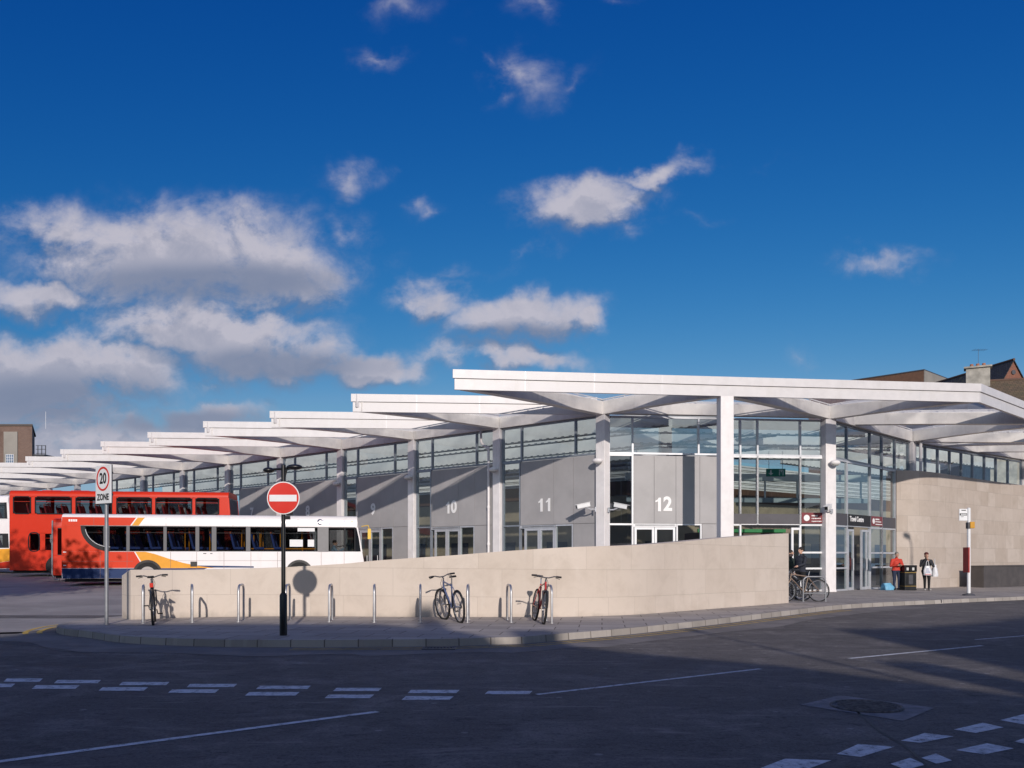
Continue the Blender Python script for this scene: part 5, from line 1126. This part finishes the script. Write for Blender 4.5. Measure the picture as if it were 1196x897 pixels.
q = at(1149, 41.3); u = Vector((.79, .61)); t = thing('low_wall', 'dark low granite wall at the foot of the cream stone flank by the right edge', 'wall', (q.x, q.y, -.3), math.atan2(.61, .79))
b = MB(); b.box(0, 12, 0, .6, 0, 1.30); b.build('wall_body', mat('dark_granite', (.085, .075, .072), .6, var=.2, vs=2), t); b = MB()
for x in range(0, 12, 2): b.box(x - .02, x + 2.0 - .026, -.03, .63, 1.302, 1.36)
b.build('coping', mat('dark_granite', (.085, .075, .072), .6), t, bevel=.006)
q = at(446.5, 38.2); t = thing('grit_bin', 'yellow grit bin behind the stone wall at bay 9', 'grit bin', (q.x, q.y, .25)); b = MB(); b.prism([(-.35, 0, 0), (.35, 0, 0), (.40, 0, .75), (-.40, 0, .75)], (0, .5, 0)); b.build('tub', YELLOW, t, bevel=.04)
b = MB(); b.prism([(-.43, -.03, .76), (.43, -.03, .76), (.40, -.03, .86), (.3, -.03, .98), (-.3, -.03, .98), (-.40, -.03, .86)], (0, .56, 0)); b.build('lid', YELLOW, t, bevel=.04)
def lamp(loc, hgt, ang, label):
    t = thing('street_lamp', label, 'street lamp', loc, ang, 'street lamps'); b = MB(); b.tube([(0, 0, 0), (0, 0, 1.1), (0, 0, 1.15)], [.10, .10, .07], 14); b.tube([(0, 0, 1.15), (0, 0, hgt - .5)], [.065, .045], 12); b.tube(catmull([(0, 0, hgt - .5), (0, .05, hgt - .1), (0, .35, hgt + .08), (0, .8, hgt + .1)], 4), .035, 10); b.build('pole', GALV, t, smooth=True)
    b = MB(); b.ell((0, .95, hgt + .08), (.17, .42, .09), 16, 8); b.build('lamp_head', GALV, t, smooth=True)
lamp((21.65, 21.4, .12), 8.05, R(25), 'grey street lamp on the pavement beyond the right of the view'); lamp((7.75, -7.4, 0), 7.75, R(10), 'grey street lamp across the road opposite the station')

# ---------------------------------------------------------------- buildings in the distance
BRK = brickmat('brown_brick', (.15, .085, .065), (.19, .11, .08), (.20, .17, .15)); STONEB = mat('buff_concrete', (.29, .265, .235), .8, var=.15, vs=.4, dirt=(.25, .22, .18)); SLATE = roofmat('slate', (.035, .036, .045), (.06, .06, .07), .3, .22); REDB = brickmat('red_brick', (.26, .085, .05), (.20, .07, .045), (.22, .16, .12)); TILE = roofmat('mossy_tile', (.16, .11, .07), (.11, .085, .055), .34, .30); OLDST = mat('weathered_render', (.42, .39, .34), .85, var=.3, vs=1.6, dirt=(.16, .14, .12))
D = 88; xr = (38 - CX) * D / F; zt = EYE + 152.5 * D / F
t = thing('brick_tower', 'brown brick block with a pale central strip behind the left canopies', 'building', (xr - 5, D, 0))
w = lambda px: (px - CX) * D / F - (xr - 5)
b = MB(); b.prism([(w(-60), 0, 0), (w(37.5), 0, 0), (w(37.5) - 4.2, 8, 0), (w(-60), 8, 0)], (0, 0, zt)); b.build('wall', BRK, t)
b = MB(); b.box(w(5), w(21), -.12, .0, 0, zt - .6); st2 = b.build('pale_strip', STONEB, t)
b = MB(); b.box(w(8.2), w(17), -.16, -.10, EYE + 93 * D / F, EYE + 119 * D / F); wn = b.build('window', mat('far_window', (.12, .17, .26), .15), t); b = MB()
for i in range(5): x = w(8.2) + (w(17) - w(8.2)) * i / 4; b.box(x - .02, x + .02, -.2, -.161, EYE + 93 * D / F, EYE + 119 * D / F)
for i in range(9): z = EYE + (93 + 26 * i / 8) * D / F; b.box(w(8.2), w(17), -.196, -.162, z - .02, z + .02)
b.build('frame', ALUW, wn)
b = MB(); b.prism([(w(-60), -.1, zt), (w(37.5) + .1, -.1, zt), (w(37.5) - 4.1, 8.1, zt), (w(-60), 8.1, zt)], (0, 0, .18)); b.build('parapet', mat('tower_coping', (.10, .08, .07), .7), t)
b = MB(); zz = EYE + 121 * D / F
for z in (zz, zz + .42, zz + .8): b.box(w(38.5), w(50), .5, .56, z, z + .05)
for px in (41, 45.5, 50): b.box(w(px) - .04, w(px) + .03, .5, .56, zz - .1, zz + .85)
b.box(w(37), w(50), .3, 2.5, zz - .25, zz - .1); b.build('railing', DARKG, t)
b = MB(); b.tube([(w(41), 2, zt), (w(41), 2, zt + 1.8)], .018, 6); b.build('aerial', ALUW, t)
# right: brown flat-roofed block, slate house with brick gable, tiled house with chimney
D = 100; z1 = EYE + 217.5 * D / F; q = at(1079, D); t = thing('flat_roof_block', 'brown flat roofed block behind the right part of the canopy', 'building', (q.x, q.y, 0)); b = MB()
b.prism([(0, 0, 0), (-10, 10, 0), (-1, 21, 0), (9.5, 9, 0)], (0, 0, z1)); b.build('wall', mat('rust_brown_cladding', (.15, .075, .045), .7, var=.15), t); b = MB(); b.prism([(.05, -.06, 0), (9.55, 8.9, 0), (9.5, 9.0, 0), (0, .02, 0)], (0, 0, z1 - .01)); b.build('side_wall', STONEB, t)
b = MB(); b.prism([(0, -.1, z1), (-10.1, 10, z1), (-1, 21.1, z1), (9.6, 9, z1)], (0, 0, .12)); b.build('roof_edge', DARKG, t)
def house(name, label, ridge0, ridge1, half, drop, wallm, roofm, chim=None):
    """pitched roof between two ridge points with gable walls down to the ground"""
    r0, r1 = Vector(ridge0), Vector(ridge1); d = Vector((r1.x - r0.x, r1.y - r0.y, 0)).normalized(); s_ = Vector((-d.y, d.x, 0)); ze = r0.z - drop; o_ = Vector((r0.x, r0.y, 0))
    t = thing(name, label, 'building', o_); rel = lambda v: v - o_; b = MB()
    for p in (r0, r1): pass
    A = [Vector((r0.x, r0.y, 0)) + s_ * half, Vector((r0.x, r0.y, 0)) - s_ * half, Vector((r1.x, r1.y, 0)) - s_ * half, Vector((r1.x, r1.y, 0)) + s_ * half]
    up = lambda v, z: Vector((v.x, v.y, z)) - o_
    b.add([up(A[0], 0), up(A[1], 0), up(A[1], ze), rel(r0) - Vector((0, 0, .05)), up(A[0], ze), up(A[3], 0), up(A[2], 0), up(A[2], ze), rel(r1) - Vector((0, 0, .05)), up(A[3], ze)], [(0, 1, 2, 3, 4), (5, 9, 8, 7, 6), (1, 6, 7, 2), (0, 4, 9, 5)]); b.build('wall', wallm, t)
    sl_ = math.hypot(half, drop); b = MB(); ov = 1.06
    for sg in (1, -1):
        e0 = r0 + s_ * sg * half * ov - Vector((0, 0, drop * ov)) - d * .15; e1 = r1 + s_ * sg * half * ov - Vector((0, 0, drop * ov)) + d * .15
        b.prism([rel(r0 - d * .15), rel(e0), rel(e1), rel(r1 + d * .15)], (0, 0, .12))
    b.build('roof', roofm, t, uvf=lambda co, n_: (co.dot(d), (co.z) * sl_ / drop))
    b = MB(); b.tube([rel(r0 - d * .16) + Vector((0, 0, .12)), rel(r1 + d * .16) + Vector((0, 0, .12))], .12, 8); b.build('ridge_tile', mat('ridge_clay', (.12, .07, .05), .8), t)
    return t
a = P(1183.2, 421.5, 82); e = P(1086, 446, 94); e.z = a.z
t = house('slate_house', 'slate roofed house with a red brick gable above the right end of the canopy', a, e, 4.2, 6.9, REDB, SLATE)
b = MB(); d = Vector((e.x - a.x, e.y - a.y, 0)).normalized(); b.disc(-d * .06 - Vector((0, 0, -a.z + 1.1)) * 1.0, .22, d, .08, 16); b.build('gable_vent', DARKG, t)
D = 72; a = P(1138, 447.5, D); e = Vector((a.x + 22, a.y - 5.5, a.z + .15)); t = house('tiled_house', 'house with a mossy brown tiled roof at the right edge behind the canopy', a, e, 4.5, 3.4, OLDST, TILE)
b = MB(); cx = .45; zc = a.z
rot = Matrix.Rotation(R(-28), 3, 'Z'); B_ = lambda x0, x1, y0, y1, z0, z1: b.hexa([rot @ Vector(c) + Vector((.0, 0, 0)) for c in ((x0, y0, z0), (x1, y0, z0), (x1, y1, z0), (x0, y1, z0), (x0, y0, z1), (x1, y0, z1), (x1, y1, z1), (x0, y1, z1))])
B_(-.62, 1.15, -.5, .5, zc - 1, zc + 1.18); ch = b.build('chimney', OLDST, t); b = MB(); B_(-.78, 1.30, -.66, .66, zc + 1.18, zc + 1.32); b.build('chimney_cap', OLDST, ch); b = MB()
for x in (-.2, .25, .7): v = rot @ Vector((x, 0, 0)); b.tube([(v.x, v.y, zc + 1.32), (v.x, v.y, zc + 1.6)], [.16, .13], 10)
b.build('chimney_pot', mat('clay_pot', (.35, .15, .09), .8), ch); b = MB(); b.tube([(.5, .3, zc + 1.2), (.5, .3, zc + 2.9)], .014, 5); b.tube([(.0, .3, zc + 2.85), (1.2, .3, zc + 2.87)], .01, 5)
for i in range(6): b.tube([(.1 + i * .2, -.1, zc + 2.86), (.1 + i * .2, .7, zc + 2.86)], .008, 4)
b.build('aerial', DARKG, ch)

# ---------------------------------------------------------------- the other side of the street (behind the viewpoint): it shades the road and shows in the glass
BY = -10.0
def terrace(name, label, prof, depth, wm_, x0, x1, zt, rows):
    t = thing(name, label, 'building', (prof[0][0], BY, 0)); b = MB(); o_ = prof[0][0]
    b.prism([(x - o_, 0, z) for x, z in prof], (0, -depth, 0)); wl_ = b.build('wall', wm_, t); x = x0
    while x < x1:
        for z in rows:
            b = MB(); b.box(x - o_, x - o_ + 1.1, -.05, .03, z, z + 1.6); w_ = b.build('window', mat('dark_window', (.02, .022, .028), .15), t); b = MB(); b.box(x - o_ - .1, x - o_ + 1.2, .0, .12, z - .12, z - .0); b.box(x - o_ + .5, x - o_ + .6, .03, .05, z, z + 1.6); b.build('sill', STONEB, w_)
        x += 2.6
    return t
t = terrace('brick_terrace', 'brick terrace across the road opposite the station', [(-50, 0), (-50, 8.55), (-5.0, 8.55), (-4.8, 9.2), (1.75, 9.2), (3.3, 8.62), (3.9, 8.05), (5.0, 8.05), (5.6, 7.75), (7.3, 7.2), (8.5, 6.4), (9.9, 5.95), (9.9, 0)], 9, REDB, -36, 8, 9, (1.2, 4.6))
for x0, x1, z0, z1 in ((4.28, 5.02, 7.9, 8.72), (8.85, 9.5, 6, 7.35), (2.72, 3.15, 8.4, 10.15)):
    b = MB(); b.box(x0 + 50, x1 + 50, -.75, -.03, z0, z1); b.build('chimney', REDB, t)
terrace('corner_house', 'tall brick corner building across the road beyond the alley', [(11.2, 0), (11.2, 9.15), (12.6, 9.2), (15.0, 9.6), (18.2, 10.4), (21, 11.2), (40, 11.2), (40, 0)], 9, BRK, 12.5, 38, 9, (1.2, 4.4, 7.2))
# a tree beyond the left of the view whose shade falls on the parked buses
def street_tree(label, loc, hgt, rad, nb):
    t = thing('street_tree', label, 'tree', loc, 0, 'street trees left of the view'); b = MB(); b.tube([(0, 0, 0), (.1, 0, hgt * .2), (0, .1, hgt * .4), (.2, 0, hgt * .7)], [.26, .2, .16, .06], 10); tips = []
    for i in range(nb):
        a = i * 2.4; l = rad * random.uniform(.55, 1.0); z = hgt * random.uniform(.35, .6); e = Vector((l * math.cos(a), l * math.sin(a), min(hgt * .92, z + hgt * random.uniform(.12, .38)))); b.tube([(0, .05, z), tuple(Vector((0, 0, z)).lerp(e, .5) + Vector((0, 0, .3))), e], [.08, .05, .015], 6); tips.append(e)
    b.build('trunk', mat('bark', (.09, .07, .055), .9, bmp=.5), t, smooth=True); b = MB()
    for e in tips + [Vector((0, 0, hgt * .9)), Vector((.6, .3, hgt * .75)), Vector((-.9, -.2, hgt * .78))]:
        for i in range(480):
            p = e + Vector((random.gauss(0, .6), random.gauss(0, .6), random.gauss(0, .55))); a = Vector((random.gauss(0, 1), random.gauss(0, 1), random.gauss(0, 1))).normalized() * .12; c_ = a.orthogonal().normalized() * .065; b.poly([p - a, p + c_, p + a, p - c_])
    b.build('crown', mat('leaf_green', (.05, .075, .025), .7, var=.3), t)
street_tree('taller broad tree beyond the left of the view shading the parked buses', (-21.8, 21.0, 0), 9.3, 3.2, 15)
street_tree('lower broad tree beyond the left of the view near the bus apron', (-17.2, 20.0, 0), 6.6, 2.3, 11)
# ---------------------------------------------------------------- light, sky, camera
LD = Vector((-.165, 1.0, -.33)).normalized(); EL = math.asin(-LD.z)
sun = bpy.data.lights.new('sun', 'SUN'); sun.energy = 3.3; sun.angle = R(.6); sun.color = (1.0, .91, .84); so = bpy.data.objects.new('sun', sun); COL.objects.link(so); so.rotation_euler = LD.to_track_quat('-Z', 'Y').to_euler(); so.location = (5, -40, 30)
W = bpy.data.worlds.new('World'); S.world = W; W.use_nodes = True; nt = W.node_tree; nt.nodes.clear()
out = nd(nt, 'ShaderNodeOutputWorld'); bg = nd(nt, 'ShaderNodeBackground'); nt.links.new(bg.outputs[0], out.inputs[0]); bg.inputs[1].default_value = SKY_STRENGTH
sky = nd(nt, 'ShaderNodeTexSky', sky_type='NISHITA', sun_disc=False); sky.sun_elevation = EL; sky.sun_rotation = SUN_ROT; sky.altitude = 300; sky.air_density = 1.0; sky.dust_density = SKY_DUST; sky.ozone_density = 3.0
# film response of the photograph (polarised, saturated): each channel of the sky is given its own contrast
sr = nd(nt, 'ShaderNodeSeparateColor'); nt.links.new(sky.outputs[0], sr.inputs[0]); cr = nd(nt, 'ShaderNodeCombineColor')
for i, (ref, gam, val) in enumerate(((2.36, 3.3, .085), (4.16, 1.5, .28), (6.47, .78, .54))):
    x = math_(nt, 'MULTIPLY', sr.outputs[i], 1 / ref)
    y = math_(nt, 'MULTIPLY', math_(nt, 'POWER', math_(nt, 'MINIMUM', x, 1.12), gam), math_(nt, 'MAXIMUM', math_(nt, 'MULTIPLY', x, 1 / 1.12), 1.0))
    nt.links.new(math_(nt, 'MULTIPLY', y, val / SKY_STRENGTH), cr.inputs[i])
skyc = None
d = nd(nt, 'ShaderNodeTexCoord').outputs['Generated']; sp = nd(nt, 'ShaderNodeSeparateXYZ'); nt.links.new(d, sp.inputs[0])
skyc = mixc(nt, HORIZON, cr.outputs[0], ramp(nt, sp.outputs[2], -.02, .21))
ymax = math_(nt, 'MAXIMUM', sp.outputs[1], .08); uu = math_(nt, 'DIVIDE', sp.outputs[0], ymax); vv = math_(nt, 'DIVIDE', sp.outputs[2], ymax)
cb = nd(nt, 'ShaderNodeCombineXYZ'); nt.links.new(uu, cb.inputs[0]); nt.links.new(vv, cb.inputs[1])
# cloud banks: centre and half-axes on the sky (tangent of the angle from due north), tilt, weight
CL = [(215, 300, 200, 72, 3, 1.0), (90, 265, 110, 40, 6, .8), (330, 315, 95, 55, 0, .9), (50, 338, 110, 28, 0, .75), (150, 330, 120, 30, 0, .6), (245, 382, 150, 46, 4, 1.0), (320, 418, 110, 42, 4, .95), (430, 430, 75, 26, 0, .95), (250, 442, 60, 18, 0, .6),
      (75, 428, 135, 50, 0, 1.1), (20, 455, 120, 42, 0, 1.1), (110, 508, 170, 30, -3, .85), (245, 486, 85, 26, 0, .95), (60, 485, 120, 28, 0, .8), (110, 525, 200, 34, 0, .9),
      (690, 240, 85, 34, -14, .95), (755, 203, 75, 17, -14, .75), (640, 252, 60, 16, 10, .6), (735, 253, 45, 16, 0, .6), (512, 348, 48, 32, 15, .75), (610, 370, 95, 34, -12, 1.0), (680, 370, 36, 26, 20, .75), (560, 396, 60, 16, 0, .6), (610, 420, 85, 20, 0, .75), (520, 416, 55, 16, 0, .7), (470, 440, 40, 12, 0, .4),
      (605, 90, 55, 28, 14, .62), (565, 66, 40, 12, 30, .42), (590, 124, 30, 12, -30, .4), (665, 94, 40, 9, -20, .36), (440, 62, 42, 11, -6, .52), (470, 12, 55, 16, -16, .42), (625, 10, 50, 18, 20, .45), (1028, 304, 66, 15, 2, .62), (415, 206, 42, 20, -15, .6), (412, 262, 32, 24, 30, .55), (395, 330, 40, 16, 0, .4), (495, 235, 26, 13, -30, .5), (810, 250, 26, 10, 0, .3), (935, 426, 42, 15, 20, .36), (620, 292, 70, 12, -12, .36), (520, 312, 60, 10, -8, .36), (30, 400, 25, 12, 0, .5), (720, 2, 40, 10, 0, .35), (880, 190, 60, 8, -8, .2)]
grp = bpy.data.node_groups.new('cloud_density', 'ShaderNodeTree'); grp.interface.new_socket('p', in_out='INPUT', socket_type='NodeSocketVector'); grp.interface.new_socket('density', in_out='OUTPUT', socket_type='NodeSocketFloat')
gi = grp.nodes.new('NodeGroupInput'); go = grp.nodes.new('NodeGroupOutput')
wn = noise(grp, gi.outputs[0], 7, 3, .5); wn2 = nd(grp, 'ShaderNodeTexNoise'); wn2.inputs['Scale'].default_value = 9; wn2.inputs['Detail'].default_value = 5; grp.links.new(gi.outputs[0], wn2.inputs['Vector'])
off = nd(grp, 'ShaderNodeVectorMath', operation='MULTIPLY_ADD'); off.inputs[1].default_value = (.10, .08, 0); grp.links.new(wn2.outputs[1], off.inputs[0])
sh = nd(grp, 'ShaderNodeVectorMath', operation='SUBTRACT'); grp.links.new(gi.outputs[0], sh.inputs[0]); sh.inputs[1].default_value = (.05, .04, 0); grp.links.new(sh.outputs[0], off.inputs[2])
wn3 = nd(grp, 'ShaderNodeTexNoise'); wn3.inputs['Scale'].default_value = 27; wn3.inputs['Detail'].default_value = 6; grp.links.new(gi.outputs[0], wn3.inputs['Vector'])
off2 = nd(grp, 'ShaderNodeVectorMath', operation='MULTIPLY_ADD'); off2.inputs[1].default_value = (.05, .045, 0); grp.links.new(wn3.outputs[1], off2.inputs[0]); sh2 = nd(grp, 'ShaderNodeVectorMath', operation='SUBTRACT'); grp.links.new(off.outputs[0], sh2.inputs[0]); sh2.inputs[1].default_value = (.025, .0225, 0); grp.links.new(sh2.outputs[0], off2.inputs[2]); off = off2
acc = None
for (cx, cy, rx, ry, rot, wgt) in CL:
    wgt = wgt * 1.06 if wgt > .72 else wgt * .76; ry = ry * (1.0 if wgt > .6 else 1.25)
    if acc is None: src = off.outputs[0]
    else:      # the running maximum rides along in z (scaled away below) so the ellipses are evaluated one after another
        sx_ = nd(grp, 'ShaderNodeSeparateXYZ'); grp.links.new(off.outputs[0], sx_.inputs[0]); cx_ = nd(grp, 'ShaderNodeCombineXYZ'); grp.links.new(sx_.outputs[0], cx_.inputs[0]); grp.links.new(sx_.outputs[1], cx_.inputs[1]); grp.links.new(acc, cx_.inputs[2]); src = cx_.outputs[0]
    mp = nd(grp, 'ShaderNodeMapping', vector_type='TEXTURE'); mp.inputs['Location'].default_value = ((cx - CX) / F, (HY - cy) / F, 0); mp.inputs['Rotation'].default_value = (0, 0, R(-rot)); mp.inputs['Scale'].default_value = (rx * 1.42 / F, ry * 1.36 / F, 1e7); grp.links.new(src, mp.inputs[0])
    ln = nd(grp, 'ShaderNodeVectorMath', operation='LENGTH'); grp.links.new(mp.outputs[0], ln.inputs[0]); v = math_(grp, 'MULTIPLY_ADD', ln.outputs['Value'], -wgt, wgt)
    acc = v if acc is None else math_(grp, 'MAXIMUM', acc, v)
n1 = noise(grp, mapping(grp, gi.outputs[0], (1, 1.35, 1)), 11, 15, .64, .4); n2 = noise(grp, mapping(grp, gi.outputs[0], (1, 1.25, 1), (3, 1, 0)), 48, 10, .66, .4)
nn_ = math_(grp, 'ADD', math_(grp, 'MULTIPLY_ADD', n1, 2.0, -1.06), math_(grp, 'MULTIPLY_ADD', n2, .6, -.30))
dens = math_(grp, 'ADD', math_(grp, 'MULTIPLY', acc, 1.42), nn_)
dens = math_(grp, 'MULTIPLY', ramp(grp, dens, -.08, 1.0), ramp(grp, acc, .0, .62))
grp.links.new(dens, go.inputs[0])
def dense(vec): g = nd(nt, 'ShaderNodeGroup'); g.node_tree = grp; nt.links.new(vec, g.inputs[0]); return g.outputs[0]
d0 = dense(cb.outputs[0])
def shifted(dx, dy):
    a = nd(nt, 'ShaderNodeVectorMath', operation='ADD'); a.inputs[1].default_value = (dx, dy, 0); nt.links.new(cb.outputs[0], a.inputs[0]); return a.outputs[0]
d1 = dense(shifted(.006, .020))
front = ramp(nt, sp.outputs[1], .10, .22); up = ramp(nt, sp.outputs[2], .0, .03)
cov = math_(nt, 'MULTIPLY', math_(nt, 'MULTIPLY', d0, front), up)
lit = math_(nt, 'MULTIPLY_ADD', math_(nt, 'SUBTRACT', d0, d1), 1.3, .66, cl=True)       # thinner towards the light above: brighter top edges, grey undersides
tn = noise(nt, cb.outputs[0], 14, 12, .66, .4); lit = math_(nt, 'ADD', lit, math_(nt, 'MULTIPLY_ADD', tn, 1.3, -.65), cl=True)
low = ramp(nt, vv, .10, .34); lit = math_(nt, 'MULTIPLY', lit, math_(nt, 'MULTIPLY_ADD', low, .15, .85))
shade = None                                       # flat grey bases of the big banks
for (cx, cy, rx, ry) in ((55, 468, 170, 30), (215, 492, 150, 16), (330, 428, 130, 20), (250, 330, 190, 22), (610, 392, 90, 12)):
    mp = nd(nt, 'ShaderNodeMapping', vector_type='TEXTURE'); mp.inputs['Location'].default_value = ((cx - CX) / F, (HY - cy) / F, 0); mp.inputs['Scale'].default_value = (rx * 1.3 / F, ry * 1.5 / F, 1); nt.links.new(cb.outputs[0], mp.inputs[0])
    ln = nd(nt, 'ShaderNodeVectorMath', operation='LENGTH'); nt.links.new(mp.outputs[0], ln.inputs[0]); v = math_(nt, 'SUBTRACT', 1.0, ln.outputs['Value']); shade = v if shade is None else math_(nt, 'MAXIMUM', shade, v)
shade = ramp(nt, math_(nt, 'ADD', shade, math_(nt, 'MULTIPLY_ADD', tn, .9, -.45)), .0, .7)
lit = math_(nt, 'MULTIPLY', lit, math_(nt, 'MULTIPLY_ADD', shade, -.78, 1.0))
cc = mixc(nt, CL_DARK, CL_LIGHT, lit)
# scattered fair-weather cloud over the rest of the sky (added out of view, brightened to fill the shadows; shows in reflections)
rn = noise(nt, mapping(nt, d, (1, 1, 2.6)), 2.6, 9, .6); rest = math_(nt, 'MULTIPLY', math_(nt, 'MULTIPLY', ramp(nt, rn, .47, .62), math_(nt, 'SUBTRACT', 1.0, ramp(nt, sp.outputs[1], -.15, .05))), up)
mix1 = mixc(nt, skyc, cc, math_(nt, 'MULTIPLY', cov, .93)); mix2 = mixc(nt, mix1, CL_FILL, math_(nt, 'MULTIPLY', rest, .8))
nt.links.new(mix2, bg.inputs[0])

cam = bpy.data.cameras.new('camera'); co = bpy.data.objects.new('camera', cam); COL.objects.link(co); co.location = (0, 0, EYE); co.rotation_euler = (R(90), 0, 0)
cam.sensor_fit = 'HORIZONTAL'; cam.sensor_width = 36; cam.lens = 36 * F / 1196; cam.shift_y = (HY - 448.5) / 1196; cam.clip_start = .1; cam.clip_end = 5000; S.camera = co
S.render.engine = 'CYCLES'; S.cycles.max_bounces = 8; S.cycles.diffuse_bounces = 3; S.cycles.glossy_bounces = 4; S.cycles.transmission_bounces = 6; S.cycles.transparent_max_bounces = 24; S.cycles.caustics_reflective = False; S.cycles.caustics_refractive = False; S.cycles.use_denoising = True; S.cycles.sample_clamp_indirect = 6
S.view_settings.view_transform = 'Standard'; S.view_settings.look = 'None'; S.view_settings.gamma = 1; S.view_settings.exposure = EXPO; S.view_settings.use_curve_mapping = False
